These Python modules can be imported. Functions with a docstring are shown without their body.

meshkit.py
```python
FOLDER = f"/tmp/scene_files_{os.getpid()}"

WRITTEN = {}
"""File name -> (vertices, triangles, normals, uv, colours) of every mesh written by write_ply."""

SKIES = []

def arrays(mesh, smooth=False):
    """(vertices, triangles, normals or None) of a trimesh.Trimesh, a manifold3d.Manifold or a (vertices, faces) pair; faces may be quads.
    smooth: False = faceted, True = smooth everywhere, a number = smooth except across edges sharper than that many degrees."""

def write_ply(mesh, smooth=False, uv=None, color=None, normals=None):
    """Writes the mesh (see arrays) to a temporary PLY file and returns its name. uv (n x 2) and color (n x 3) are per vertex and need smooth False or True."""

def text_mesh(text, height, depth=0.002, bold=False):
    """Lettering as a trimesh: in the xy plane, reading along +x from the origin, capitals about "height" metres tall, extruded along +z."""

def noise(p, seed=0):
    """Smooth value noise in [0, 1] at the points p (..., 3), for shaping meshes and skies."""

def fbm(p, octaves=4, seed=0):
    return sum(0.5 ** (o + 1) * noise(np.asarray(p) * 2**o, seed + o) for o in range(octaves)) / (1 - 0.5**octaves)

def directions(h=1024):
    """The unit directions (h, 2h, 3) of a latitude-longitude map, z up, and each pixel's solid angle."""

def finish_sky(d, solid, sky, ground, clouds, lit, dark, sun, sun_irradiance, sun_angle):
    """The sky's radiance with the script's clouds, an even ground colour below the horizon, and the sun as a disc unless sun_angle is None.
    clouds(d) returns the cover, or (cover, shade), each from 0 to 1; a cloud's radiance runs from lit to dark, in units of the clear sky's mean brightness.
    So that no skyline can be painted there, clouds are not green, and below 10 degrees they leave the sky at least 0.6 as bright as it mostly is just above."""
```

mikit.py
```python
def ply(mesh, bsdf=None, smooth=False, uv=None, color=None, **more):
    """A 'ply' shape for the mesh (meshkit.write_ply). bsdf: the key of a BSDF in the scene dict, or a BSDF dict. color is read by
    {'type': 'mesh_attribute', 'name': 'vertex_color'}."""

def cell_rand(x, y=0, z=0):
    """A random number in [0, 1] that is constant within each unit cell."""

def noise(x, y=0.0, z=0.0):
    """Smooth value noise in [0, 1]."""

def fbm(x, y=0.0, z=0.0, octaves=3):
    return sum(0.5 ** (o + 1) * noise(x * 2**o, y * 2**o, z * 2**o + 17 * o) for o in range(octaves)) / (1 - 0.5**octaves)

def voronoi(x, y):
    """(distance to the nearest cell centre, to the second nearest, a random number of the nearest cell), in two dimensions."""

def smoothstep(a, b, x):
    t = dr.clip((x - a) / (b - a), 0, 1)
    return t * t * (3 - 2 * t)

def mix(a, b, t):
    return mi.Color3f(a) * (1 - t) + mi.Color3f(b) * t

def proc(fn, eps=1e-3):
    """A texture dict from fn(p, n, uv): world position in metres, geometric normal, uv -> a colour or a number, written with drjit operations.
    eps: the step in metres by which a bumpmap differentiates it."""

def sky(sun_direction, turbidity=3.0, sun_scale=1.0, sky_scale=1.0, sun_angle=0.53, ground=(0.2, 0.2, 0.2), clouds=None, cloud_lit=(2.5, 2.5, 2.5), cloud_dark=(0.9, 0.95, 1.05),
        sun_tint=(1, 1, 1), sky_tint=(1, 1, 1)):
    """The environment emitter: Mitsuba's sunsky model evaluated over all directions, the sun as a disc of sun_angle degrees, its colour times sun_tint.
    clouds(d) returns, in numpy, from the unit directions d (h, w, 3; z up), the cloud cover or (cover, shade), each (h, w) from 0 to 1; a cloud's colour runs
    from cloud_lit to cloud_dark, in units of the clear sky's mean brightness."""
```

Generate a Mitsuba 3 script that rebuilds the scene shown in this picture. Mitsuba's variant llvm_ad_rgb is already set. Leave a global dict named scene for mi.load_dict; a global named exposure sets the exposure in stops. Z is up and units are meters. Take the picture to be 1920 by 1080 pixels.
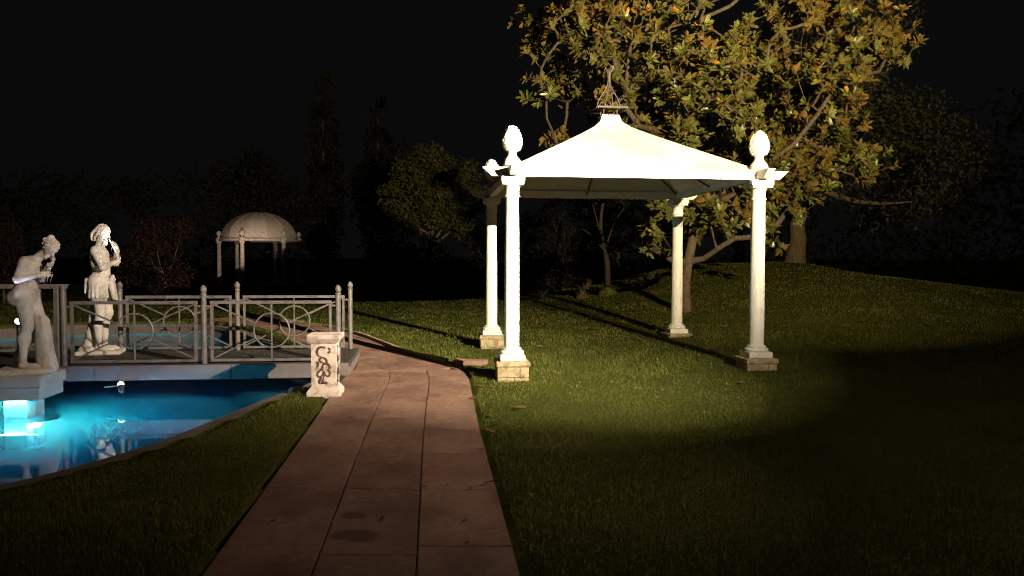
import math, numpy as np, trimesh, mitsuba as mi, drjit as dr, mikit, meshkit
import manifold3d as m3
from shapely.geometry import Polygon, LineString, box as sbox, Point
from shapely import affinity, prepare, contains_xy
from mikit import noise, fbm, smoothstep, mix, voronoi

T = mi.ScalarTransform4f
rng = np.random.default_rng(7)
scene, labels = {}, {}

# ---------------------------------------------------------------- camera, sky, lamps, exposure
exposure = 0.0
PITCH, ROLL, EYE = 0.0388, -0.0028, 1.6
fw = np.array([0, math.cos(PITCH), -math.sin(PITCH)])
up = np.array([0, math.sin(PITCH), math.cos(PITCH)])
rt = np.array([1.0, 0, 0])
up2 = up * math.cos(ROLL) + rt * math.sin(ROLL)
eye = np.array([0, 0, EYE])
scene['camera'] = {'type': 'perspective', 'fov': math.degrees(2 * math.atan(960 / 1408.8)), 'fov_axis': 'x', 'near_clip': 0.05, 'far_clip': 400.0,
                   'to_world': T().look_at(origin=eye.tolist(), target=(eye + fw).tolist(), up=up2.tolist())}
scene['night_sky'] = {**mikit.sky([0.3, -0.8, 0.12], turbidity=3, sun_scale=0.0, sky_scale=0.07, clouds=lambda d: 1.0,
                               cloud_lit=(1.05, 1.0, 0.98), cloud_dark=(1.05, 1.0, 0.98), ground=(0.02, 0.02, 0.02)), 'sampling_weight': 0.3}
LAMP = np.array([5.0, 2.4, 3.85])           # the unseen floodlight on its post, right of the view


def toward(az, el):
    """A direction from azimuth (degrees left of the garden axis) and elevation."""
    a, e = math.radians(az), math.radians(el)
    return np.array([-math.sin(a) * math.cos(e), math.cos(a) * math.cos(e), math.sin(e)])


HEADS = [('flood_beam', np.array([0.0, 0.0, 0.0]), toward(33, -12), (1250, 1060, 750), 23.0, 2.0),
         ('flood_beam_wide', np.array([0.02, 0.01, 0.0]), toward(33, 6), (660, 550, 390), 43.0, 2.0),
         ('unseen_crown_beam', np.array([0.22, 0.12, 0.0]), toward(0, 21.5), (1550, 1180, 600), 44.0, 8.0),  # out of view, placed to light the magnolia crown
         ('flood_beam_left', np.array([-0.22, -0.12, 0.0]), toward(51.5, -7), (225, 178, 148), 9.0, 3.5),  # narrow beam from out of view, placed to light the pipe player
         ('unseen_path_beam', np.array([-0.22, -0.12, -0.02]), toward(56, -25), (58, 41, 30), 22.0, 3.0),  # out of view, placed to light the slabs of the path
         ('added_foreground_fill', np.array([-0.24, -0.12, -0.02]), toward(35, -30), (9, 7.4, 5.8), 85.0, 50.0)]  # added fill without a lamp head, lifts the dark foreground
WEIGHTS = (1.3, 1.3, 1.6, 1.6, 0.8, 0.5)
for (k_, o_, d_, rgb_, cut_, beam_), w_ in zip(HEADS, WEIGHTS):
    p_ = LAMP + o_
    scene[k_] = {'type': 'spot', 'intensity': {'type': 'rgb', 'value': list(rgb_)}, 'cutoff_angle': cut_, 'beam_width': beam_,
                 'to_world': T().look_at(origin=p_.tolist(), target=(p_ + d_).tolist(), up=[0, 0, 1]), 'sampling_weight': w_}


def spot(key, pos, aim, rgb, cut, beam, weight=1.3):
    scene[key] = {'type': 'spot', 'intensity': {'type': 'rgb', 'value': list(rgb)}, 'cutoff_angle': cut, 'beam_width': beam,
                  'to_world': T().look_at(origin=list(map(float, pos)), target=list(map(float, aim)), up=[0.01, 0, 1]), 'sampling_weight': weight}


# ---------------------------------------------------------------- helpers
def add(key, mesh, bsdf, smooth=False, color=None, **more):
    name, n = key, 0
    while name in scene:
        n += 1
        name = f'{key}_{n:03d}'
    scene[name] = mikit.ply(mesh, bsdf, smooth=smooth, color=color, **more)
    return name


def new(key):
    """A free name for a thing whose parts follow."""
    name, n = key, 0
    while name in labels:
        n += 1
        name = f'{key}_{n:03d}'
    labels[name] = {}
    return name


def tag(key, label=None, cat=None, group=None, kind=None):
    labels.setdefault(key, {}).update({k: v for k, v in dict(label=label, category=cat, group=group, kind=kind).items() if v})


def join(ms):
    return trimesh.util.concatenate(ms)


def place(mesh, M):
    m = mesh.copy()
    m.apply_transform(M)
    return m


def frame(x, y, z=0.0, rot=0.0):
    c, s = math.cos(rot), math.sin(rot)
    return np.array([[c, -s, 0, x], [s, c, 0, y], [0, 0, 1, z], [0, 0, 0, 1.0]])


def hull(p):
    return trimesh.convex.convex_hull(np.asarray(p, float))


def cbox(x0, x1, y0, y1, z0, z1, c=0.006):
    P = []
    for sx, ex in ((x0, 1), (x1, -1)):
        for sy, ey in ((y0, 1), (y1, -1)):
            for sz, ez in ((z0, 1), (z1, -1)):
                P += [(sx + ex * c, sy + ey * c, sz), (sx + ex * c, sy, sz + ez * c), (sx, sy + ey * c, sz + ez * c)]
    return hull(P)


def lathe(profile, n=28):
    """profile: (r, z) from bottom to top."""
    prof = np.asarray(profile, float)
    a = np.arange(n) * 2 * math.pi / n
    v = np.array([[r * math.cos(t), r * math.sin(t), z] for r, z in prof for t in a])
    f = []
    for i in range(len(prof) - 1):
        for j in range(n):
            p, q = i * n + j, i * n + (j + 1) % n
            f += [[p, q, q + n], [p, q + n, p + n]]
    m = len(v)
    v = np.vstack([v, [[0, 0, prof[0, 1]], [0, 0, prof[-1, 1]]]])
    for j in range(n):
        f += [[m, (j + 1) % n, j], [m + 1, m - n + j, m - n + (j + 1) % n]]
    return trimesh.Trimesh(v, f, process=False)


def tube(path, r, n=8, cap=True):
    p = np.asarray(path, float)
    r = np.broadcast_to(np.asarray(r, float), (len(p),))
    t = np.gradient(p, axis=0)
    t /= np.linalg.norm(t, axis=1, keepdims=True) + 1e-12
    a = np.cross(t[0], [0.3, 0.1, 1] if abs(t[0][2]) < 0.9 else [1, 0.2, 0])
    a /= np.linalg.norm(a)
    rings = []
    for i in range(len(p)):
        a = a - t[i] * (a @ t[i])
        a /= np.linalg.norm(a)
        b = np.cross(t[i], a)
        th = np.arange(n) * 2 * math.pi / n
        rings.append(p[i] + r[i] * (np.cos(th)[:, None] * a + np.sin(th)[:, None] * b))
    v = np.vstack(rings)
    f = []
    for i in range(len(p) - 1):
        for j in range(n):
            q, s = i * n + j, i * n + (j + 1) % n
            f += [[q, s, s + n], [q, s + n, q + n]]
    if cap:
        m = len(v)
        v = np.vstack([v, p[:1], p[-1:]])
        for j in range(n):
            f += [[m, (j + 1) % n, j], [m + 1, m - n + j, m - n + (j + 1) % n]]
    return trimesh.Trimesh(v, f, process=False)


def ring(c, R, r, n=40, k=8, axis='y'):
    th = np.linspace(0, 2 * math.pi, n + 1)
    pts = np.stack([np.cos(th) * R, th * 0, np.sin(th) * R], 1) + np.asarray(c)
    return tube(pts, r, k, cap=False)


def prism(poly, z0, z1):
    return place(trimesh.creation.extrude_polygon(poly, z1 - z0, engine='earcut'), frame(0, 0, z0))


def spline(pts, n=8, closed=False):
    from scipy.interpolate import CubicSpline
    p = np.asarray(pts, float)
    if closed:
        p = np.vstack([p, p[:1]])
    t = np.concatenate([[0], np.cumsum(np.linalg.norm(np.diff(p, axis=0), axis=1) ** 0.6)])
    cs = CubicSpline(t, p, bc_type='periodic' if closed else 'natural')
    return cs(np.linspace(0, t[-1], n * (len(p) - 1) + 1))


# ---------------------------------------------------------------- materials
def D(key, fn, two=True, **kw):
    b = {'type': 'diffuse', 'reflectance': fn if isinstance(fn, dict) else {'type': 'rgb', 'value': list(fn)}}
    scene[key] = {'type': 'twosided', 'b': b} if two else b


def P(key, col, rough=0.5, spec=0.5, metallic=0.0, **kw):
    c = col if isinstance(col, dict) else {'type': 'rgb', 'value': list(col)}
    scene[key] = {'type': 'twosided', 'b': {'type': 'principled', 'base_color': c, 'roughness': rough, 'specular': spec, 'metallic': metallic, **kw}}


def dirt_white(p, n, uv):
    a = fbm(p.x * 7, p.y * 7, p.z * 7, 3)
    st = noise(p.x * 38, p.y * 38, p.z * 2.2)
    low = 1 - smoothstep(0.2, 0.62, p.z + 0.18 * a)
    up_ = smoothstep(0.5, 0.9, st * (0.55 + 0.5 * a))
    c = mix((0.74, 0.72, 0.66), (0.56, 0.52, 0.44), up_ * 0.55)
    return mix(c, (0.40, 0.35, 0.27), low * smoothstep(0.35, 0.75, a) * 0.8)


P('plaster', mikit.proc(dirt_white), 0.6, 0.3)


def tan_stone(p, n, uv):
    a = fbm(p.x * 14, p.y * 14, p.z * 14, 4)
    b = noise(p.x * 60, p.y * 60, p.z * 60)
    c = mix((0.40, 0.32, 0.19), (0.20, 0.16, 0.10), smoothstep(0.35, 0.8, a))
    return mix(c, (0.10, 0.095, 0.06), smoothstep(0.72, 0.9, b * 0.5 + a * 0.6))


P('tan_stone', mikit.proc(tan_stone), 0.85, 0.2)


def slab_fn(tone):
    def fn(p, n, uv):
        a = fbm(p.x * 2.2 + 9 * tone, p.y * 1.6, 0.5, 4)
        b = fbm(p.x * 26, p.y * 26, 3.0, 3)
        c = mix((0.285, 0.176, 0.132), (0.18, 0.104, 0.082), smoothstep(0.3, 0.72, a)) * (0.84 + 0.22 * tone)
        c = c * (0.80 + 0.4 * b)
        # two darker patches on the near slabs
        d1 = dr.square((p.x + 0.86 + 0.05 * dr.sin(p.y * 9)) / 0.15) + dr.square((p.y - 4.28) / 0.10)
        d2 = dr.square((p.x + 0.98) / 0.09) + dr.square((p.y - 4.62) / 0.07)
        w = smoothstep(1.25, 0.55, dr.minimum(d1, d2) + 0.9 * (b - 0.5))
        c = mix(c, (0.075, 0.045, 0.035), w * 0.75)
        spot_ = smoothstep(0.70, 0.80, noise(p.x * 5.3, p.y * 5.3, 7.0)) * smoothstep(0.5, 0.7, b)
        return mix(c, (0.30, 0.22, 0.17), spot_ * 0.5)
    return fn


for i, t in enumerate((0.2, 0.5, 0.85)):
    P(f'slab_{i}', mikit.proc(slab_fn(t)), 0.72, 0.35)
D('soil', mikit.proc(lambda p, n, uv: mix((0.055, 0.063, 0.016), (0.095, 0.104, 0.027), fbm(p.x * 2, p.y * 2, 0.0, 4)) * (0.75 + 0.5 * noise(p.x * 45, p.y * 45, 1.0))))
scene['grass_blade'] = {'type': 'twosided', 'b': {'type': 'diffuse', 'reflectance': {'type': 'mesh_attribute', 'name': 'vertex_color'}}}


def canvas(p, n, uv):
    a = fbm(p.x * 1.5, p.y * 1.5, p.z * 1.5, 4)
    return mix((0.74, 0.71, 0.63), (0.60, 0.55, 0.44), smoothstep(0.5, 0.85, a)) * (0.95 + 0.08 * noise(p.x * 90, p.y * 90, p.z * 90))


scene['canvas'] = {'type': 'principledthin', 'base_color': mikit.proc(canvas), 'roughness': 0.8, 'spec_trans': 0.0, 'diff_trans': 0.16, 'eta': 1.3}
D('canvas_seam', (0.52, 0.48, 0.40))
P('rail_paint', mikit.proc(lambda p, n, uv: mix((0.155, 0.135, 0.13), (0.095, 0.082, 0.08), smoothstep(0.45, 0.8, fbm(p.x * 12, p.y * 12, p.z * 12, 3)))), 0.45, 0.5)
P('iron', mikit.proc(lambda p, n, uv: mix((0.16, 0.13, 0.115), (0.09, 0.065, 0.05), fbm(p.x * 20, p.y * 20, p.z * 20, 3))), 0.5, 0.5)
P('dark_metal', (0.05, 0.05, 0.05), 0.4, 0.5)


def marble(p, n, uv):
    a = fbm(p.x * 6, p.y * 6, p.z * 6, 4)
    s = noise(p.x * 30, p.y * 30, p.z * 3)
    c = mix((0.60, 0.55, 0.51), (0.43, 0.38, 0.34), smoothstep(0.4, 0.75, a))
    return mix(c, (0.22, 0.19, 0.15), smoothstep(0.62, 0.85, 0.5 * a + 0.5 * s) * 0.7)


P('marble', mikit.proc(marble), 0.6, 0.3)


def carved(p, n, uv):
    a = fbm(p.x * 16, p.y * 16, p.z * 16, 4)
    c = mix((0.68, 0.57, 0.52), (0.38, 0.29, 0.25), smoothstep(0.42, 0.78, a))
    return mix(c, (0.13, 0.095, 0.08), smoothstep(0.70, 0.86, a))


P('carved_stone', mikit.proc(carved), 0.8, 0.2)
D('carving_dark', (0.11, 0.07, 0.055))
D('pool_wall', mikit.proc(lambda p, n, uv: mix((0.10, 0.30, 0.42), (0.06, 0.22, 0.34), fbm(p.x * 2, p.y * 2, p.z * 2, 4))))
P('rim_stone', mikit.proc(lambda p, n, uv: mix((0.20, 0.165, 0.155), (0.11, 0.09, 0.088), fbm(p.x * 5, p.y * 5, p.z * 5, 4))), 0.7, 0.3)
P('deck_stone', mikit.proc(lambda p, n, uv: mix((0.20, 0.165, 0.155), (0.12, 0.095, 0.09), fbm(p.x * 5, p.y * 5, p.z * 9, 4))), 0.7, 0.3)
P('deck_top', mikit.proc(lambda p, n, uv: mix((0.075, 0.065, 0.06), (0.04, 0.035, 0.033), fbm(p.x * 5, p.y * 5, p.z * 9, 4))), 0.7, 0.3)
P('plinth_stone', mikit.proc(lambda p, n, uv: mix((0.52, 0.50, 0.48), (0.36, 0.34, 0.33), fbm(p.x * 7, p.y * 7, p.z * 9, 4))), 0.7, 0.3)
scene['pool_surface'] = {'type': 'thindielectric', 'int_ior': 1.2}
scene['pool_medium'] = {'type': 'homogeneous', 'sigma_t': 1.45, 'albedo': {'type': 'rgb', 'value': [0.06, 0.58, 0.86]}}
P('branch_bark', mikit.proc(lambda p, n, uv: mix((0.125, 0.100, 0.072), (0.070, 0.054, 0.038), fbm(p.x * 22, p.y * 22, p.z * 22, 3))), 0.9, 0.2)
P('bark', mikit.proc(lambda p, n, uv: mix((0.17, 0.125, 0.085), (0.075, 0.055, 0.04), fbm(p.x * 22, p.y * 22, p.z * 5, 4))), 0.9, 0.2)
leaf_col = {'type': 'mesh_attribute', 'name': 'vertex_color'}
scene['magnolia_leaf'] = {'type': 'twosided',
                          'front': {'type': 'principled', 'base_color': leaf_col, 'roughness': 0.33, 'specular': 0.55},
                          'back': {'type': 'principled', 'base_color': mikit.proc(lambda p, n, uv: mix((0.165, 0.105, 0.024), (0.108, 0.098, 0.024), smoothstep(0.35, 0.7, noise(p.x * 1.1, p.y * 1.1, p.z * 0.9)))), 'roughness': 0.7, 'specular': 0.2}}
scene['foliage'] = {'type': 'twosided', 'b': {'type': 'principled', 'base_color': leaf_col, 'roughness': 0.8, 'specular': 0.1}}
D('far_white', mikit.proc(lambda p, n, uv: mix((0.48, 0.41, 0.36), (0.40, 0.335, 0.285), fbm(p.x * 1.2, p.y * 1.2, p.z * 1.2, 3))))
D('dark_bark', (0.055, 0.042, 0.032))
D('terracotta', (0.11, 0.075, 0.055))
D('white_petal', (0.55, 0.55, 0.50))


# ---------------------------------------------------------------- plan of the garden

pool_out = Polygon(spline([(-2.33, 9.9), (-2.45, 9.1), (-2.57, 8.5), (-2.68, 7.55), (-2.88, 6.35), (-3.2, 5.5), (-3.7, 4.75), (-4.7, 3.9), (-6.6, 3.1), (-10, 3.0), (-13.5, 5.5),
                           (-14.5, 11), (-12.5, 16.5), (-10, 18.6), (-7.47, 18.5), (-5.68, 16.6), (-3.95, 13.8), (-2.75, 12.3), (-2.38, 11.0)], 6, True))
pool_in = pool_out.buffer(-0.28)
right_edge = np.array([(0.55, -3.0), (0.36, 0.0), (0.05, 3.73), (-0.31, 7.12), (-0.56, 9.91), (-0.70, 10.75)])
left_edge = right_edge + np.array([-1.60, -0.14])
main_path = Polygon(np.vstack([right_edge, [(-1.2, 11.0)], [(-2.28, 10.45)], [(-2.22, 9.55)], left_edge[3::-1]]))
outer = spline([(-0.70, 10.75), (-0.74, 11.02), (-1.08, 11.58), (-1.70, 12.50), (-2.34, 13.80), (-3.15, 15.5), (-4.8, 18.0), (-7.2, 20.0), (-10, 21.5)], 6)
inner = spline([(-10, 20.0), (-7.4, 18.9), (-5.45, 16.75), (-3.72, 13.85), (-2.62, 12.3), (-2.28, 10.9)], 6)
landing = Polygon(np.vstack([outer, inner, [(-2.28, 10.45)], [(-1.2, 11.0)]])).buffer(0)
path_area = main_path.union(landing)
path_keep = path_area.buffer(0.05)
for g_ in (pool_out, pool_in, path_area, path_keep):
    prepare(g_)

CX = np.array([-60, -20, -8, -3, 0, 2.7, 6.0, 9.0, 11.8, 16.4, 22, 40, 80.0])
CZ = np.array([0.0, 0.0, 0.02, 0.05, 0.25, 0.66, 1.50, 1.40, 1.06, 0.52, 0.35, 0.3, 0.3])


def S(a, b, x):
    t = np.clip((x - a) / (b - a), 0, 1)
    return t * t * (3 - 2 * t)


def ground_z(x, y):
    x, y = np.asarray(x, float), np.asarray(y, float)
    crest = np.interp(x, CX, CZ)
    crest = 0.5 * crest + 0.25 * (np.interp(x - 1, CX, CZ) + np.interp(x + 1, CX, CZ))
    z = crest * S(9.0, 24.5, y) ** 1.15
    z = z - 0.9 * S(24.5, 36, y) * np.clip(crest, 0, 1)
    z = z + 0.11 * S(1.0, 3.2, x) * S(6.5, 10.0, y) * S(20, 11, y)
    z = z + 0.16 * np.exp(-((x - 9.0) ** 2 + (y - 24) ** 2) / 1.1)
    P3 = np.stack([x * 0.5, y * 0.5, x * 0], -1)
    return z + 0.05 * (meshkit.fbm(P3, 3, 5) - 0.5) * S(0.2, 1.5, np.abs(x - 0.2) * 0 + np.maximum(x + 0.9, 0) + S(24, 14, y) * 0)


# ---------------------------------------------------------------- the ground, one sheet to the horizon
def axis(lo, hi, a, b, fine):
    core = np.arange(a, b + 1e-6, fine)
    left, right, st = [], [], fine
    x = a
    while x > lo:
        st *= 1.25
        x -= st
        left.append(x)
    x, st = b, fine
    while x < hi:
        st *= 1.25
        x += st
        right.append(x)
    return np.concatenate([left[::-1], core, right])


xs, ys = axis(-240, 240, -9, 9, 0.11), axis(-60, 300, 2.4, 20, 0.11)
X, Y = np.meshgrid(xs, ys, indexing='ij')
Z = ground_z(X, Y)
inside = contains_xy(pool_out.buffer(-0.14), X, Y)
Z = np.where(inside, -1.6, Z)
Z = np.where(contains_xy(path_area.buffer(0.02), X, Y) & ~inside, np.minimum(Z, 0) - 0.07, Z)
nx, ny = X.shape
idx = np.arange(nx * ny).reshape(nx, ny)
quads = np.stack([idx[:-1, :-1], idx[1:, :-1], idx[1:, 1:], idx[:-1, 1:]], -1).reshape(-1, 4)
add('lawn', (np.stack([X, Y, Z], -1).reshape(-1, 3), quads), 'soil', smooth=True)
tag('lawn', kind='structure')

# ---------------------------------------------------------------- the path: reddish slabs in three rows
tag('path', 'reddish stone slab garden path running from the camera to the footbridge', kind='structure')
add('path', prism(path_area.buffer(-0.03), -0.09, -0.035), 'soil')


def slab(poly, k):
    poly = poly.buffer(-0.004, join_style=2)
    for g in getattr(poly, 'geoms', [poly]):
        if g.is_empty or g.area < 0.02:
            continue
        g = g.simplify(0.004)
        inn = g.buffer(-0.005, join_style=2)
        dz = rng.uniform(-0.002, 0.003)
        ms = [prism(g, -0.05, -0.003 + dz)]
        if not inn.is_empty and inn.geom_type == 'Polygon':
            ms.append(prism(inn, -0.02, dz))
        m = join(ms)
        tilt = rng.uniform(-0.003, 0.003, 2)
        c = g.centroid
        m.vertices[:, 2] += (m.vertices[:, 0] - c.x) * tilt[0] + (m.vertices[:, 1] - c.y) * tilt[1]
        add('path__slab', m, f'slab_{k}')


def off(t, y):
    return np.interp(y, right_edge[:, 1], right_edge[:, 0]) - t + 0.0


for row in range(3):
    y = -3.0 + rng.uniform(0, 0.6)
    cuts = [-3.0]
    while y < 10.6:
        cuts.append(y)
        y += rng.uniform(0.82, 1.08) if row != 1 else rng.uniform(0.95, 1.2)
    cuts.append(11.2)
    t0, t1 = (0, 0.53, 1.06)[row], (0.53, 1.06, 1.85)[row]
    for a, b in zip(cuts[:-1], cuts[1:]):
        yy = np.linspace(a - 0.0025, b + 0.0025, 5)
        q = Polygon(np.vstack([np.stack([off(t0, yy) + (0.6 if row == 0 else 0), yy], 1), np.stack([off(t1, yy), yy], 1)[::-1]]))
        q = q.intersection(main_path)
        slab(q, int(rng.integers(3)))
grid0 = affinity.rotate(sbox(-1, -1, 1, 1), 0)
for i in range(-16, 6):
    for j in range(-3, 14):
        c = affinity.rotate(sbox(i * 0.95, j * 0.8, i * 0.95 + 0.95, j * 0.8 + 0.8), 28, origin=(0, 0))
        c = affinity.translate(c, -0.9, 11.0)
        q = c.intersection(landing.difference(main_path.buffer(0.006)))
        if not q.is_empty:
            slab(q, int(rng.integers(3)))
# edging stones between the slabs and the lawn beyond the bend
tag('kerb_stones', 'pale narrow edging stones bounding the bend of the path', kind='structure')
for i in range(5, 34, 3):
    p0, p1 = outer[i], outer[i + 3] if i + 3 < len(outer) else outer[-1]
    d = (p1 - p0) / np.linalg.norm(p1 - p0)
    nrm = np.array([d[1], -d[0]])
    q = Polygon([p0 + d * 0.01, p1 - d * 0.01, p1 - d * 0.01 + nrm * 0.06, p0 + d * 0.01 + nrm * 0.06])
    add('kerb_stones__stone', prism(q, -0.08, 0.055 + rng.uniform(-0.01, 0.01)), 'tan_stone')
broken = affinity.rotate(sbox(-0.24, -0.11, 0.24, 0.11), -14)
for k, (x, y) in enumerate(((-0.62, 11.28),)):
    add('kerb_stones__stone', prism(affinity.translate(broken, x, y), -0.05, 0.075), 'slab_2')

# ---------------------------------------------------------------- pool: basin, rim, water
WATER = -0.30
tag('pool_basin', 'blue painted pool basin under the water', kind='structure')
floor_ = prism(pool_in.buffer(0.02), -0.80, -0.70)
add('pool_basin', floor_, 'pool_wall')
add('pool_basin__wall', prism(pool_in.buffer(0.06).difference(pool_in), -1.0, -0.27), 'pool_wall')
add('pool_basin__upper_wall', prism(pool_in.buffer(0.07).difference(pool_in.buffer(0.003)), -0.268, -0.105), 'rim_stone')
tag('pool_rim', 'weathered stone rim curving round the pool', kind='structure')
co = np.array(pool_out.exterior.coords)
ci = pool_out.buffer(-0.30)
L = pool_out.exterior.length
n_c = 60
for i in range(n_c):
    a, b = i / n_c * L, (i + 1) / n_c * L
    seg = [pool_out.exterior.interpolate(s) for s in np.linspace(a + 0.005, b - 0.005, 4)]
    seg = np.array([(p.x, p.y) for p in seg])
    d = np.gradient(seg, axis=0)
    d /= np.linalg.norm(d, axis=1, keepdims=True)
    nr = np.stack([-d[:, 1], d[:, 0]], 1)
    if not pool_out.contains(Point(seg[1] + nr[1] * 0.2)):
        nr = -nr
    q = Polygon(np.vstack([seg, (seg + nr * 0.31)[::-1]]))
    if q.is_valid:
        add('pool_rim__stone', prism(q, -0.11, -0.03 + rng.uniform(-0.004, 0.004)), 'rim_stone')
wx, wy = np.arange(-15, -1.9, 0.09), np.arange(2.6, 19.2, 0.09)
WX, WY = np.meshgrid(wx, wy, indexing='ij')
WZ = WATER + 0.0007 * (meshkit.fbm(np.stack([WX * 2.3, WY * 1.3, WX * 0], -1), 2, 3) - 0.5)
nx, ny = WX.shape
idx = np.arange(nx * ny).reshape(nx, ny)
quads = np.stack([idx[:-1, :-1], idx[1:, :-1], idx[1:, 1:], idx[:-1, 1:]], -1).reshape(-1, 4)
cen = np.stack([WX, WY], -1).reshape(-1, 2)[quads].mean(1)
quads = quads[contains_xy(pool_in.buffer(0.1), cen[:, 0], cen[:, 1])]
add('water', (np.stack([WX, WY, WZ], -1).reshape(-1, 3), quads), 'pool_surface', smooth=True, interior={'type': 'ref', 'id': 'pool_medium'})
tag('water', kind='structure')

# ---------------------------------------------------------------- gazebo
ROT = 0.1067
W = 3.37
GM = frame(-0.002, 9.9, 0, ROT)
gz = new('gazebo')
tag(gz, 'white floodlit garden gazebo with four round columns, pine cone finials and a pyramid canvas roof', 'gazebo')


def gadd(part, mesh, mat, smooth=False):
    return add(f'{gz}__{part}', place(mesh, GM), mat, smooth)


def cone_finial():
    prof = [(0.085, 2.80), (0.118, 2.815), (0.122, 2.85), (0.105, 2.895), (0.075, 2.93), (0.06, 2.96), (0.056, 2.99), (0.075, 3.01), (0.108, 3.035), (0.128, 3.08), (0.134, 3.125),
            (0.127, 3.18), (0.108, 3.235), (0.08, 3.285), (0.046, 3.325), (0.012, 3.348)]
    body = lathe(prof, 22)
    sc = []
    for i, z in enumerate(np.arange(3.03, 3.33, 0.034)):
        r = np.interp(z, [p[1] for p in prof], [p[0] for p in prof])
        k = max(5, int(11 * r / 0.134))
        for j in range(k):
            t = (j + 0.5 * (i % 2)) * 2 * math.pi / k
            w = 0.034 * (0.5 + 0.5 * r / 0.134)
            P_ = [(r - 0.012, -w, z - 0.02), (r - 0.012, w, z - 0.02), (r + 0.003, -w * 0.8, z - 0.012), (r + 0.003, w * 0.8, z - 0.012), (r + 0.006, 0, z + 0.018), (r - 0.02, 0, z + 0.034)]
            sc.append(place(hull(P_), frame(0, 0, 0, t)))
    return body, join(sc)


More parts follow.
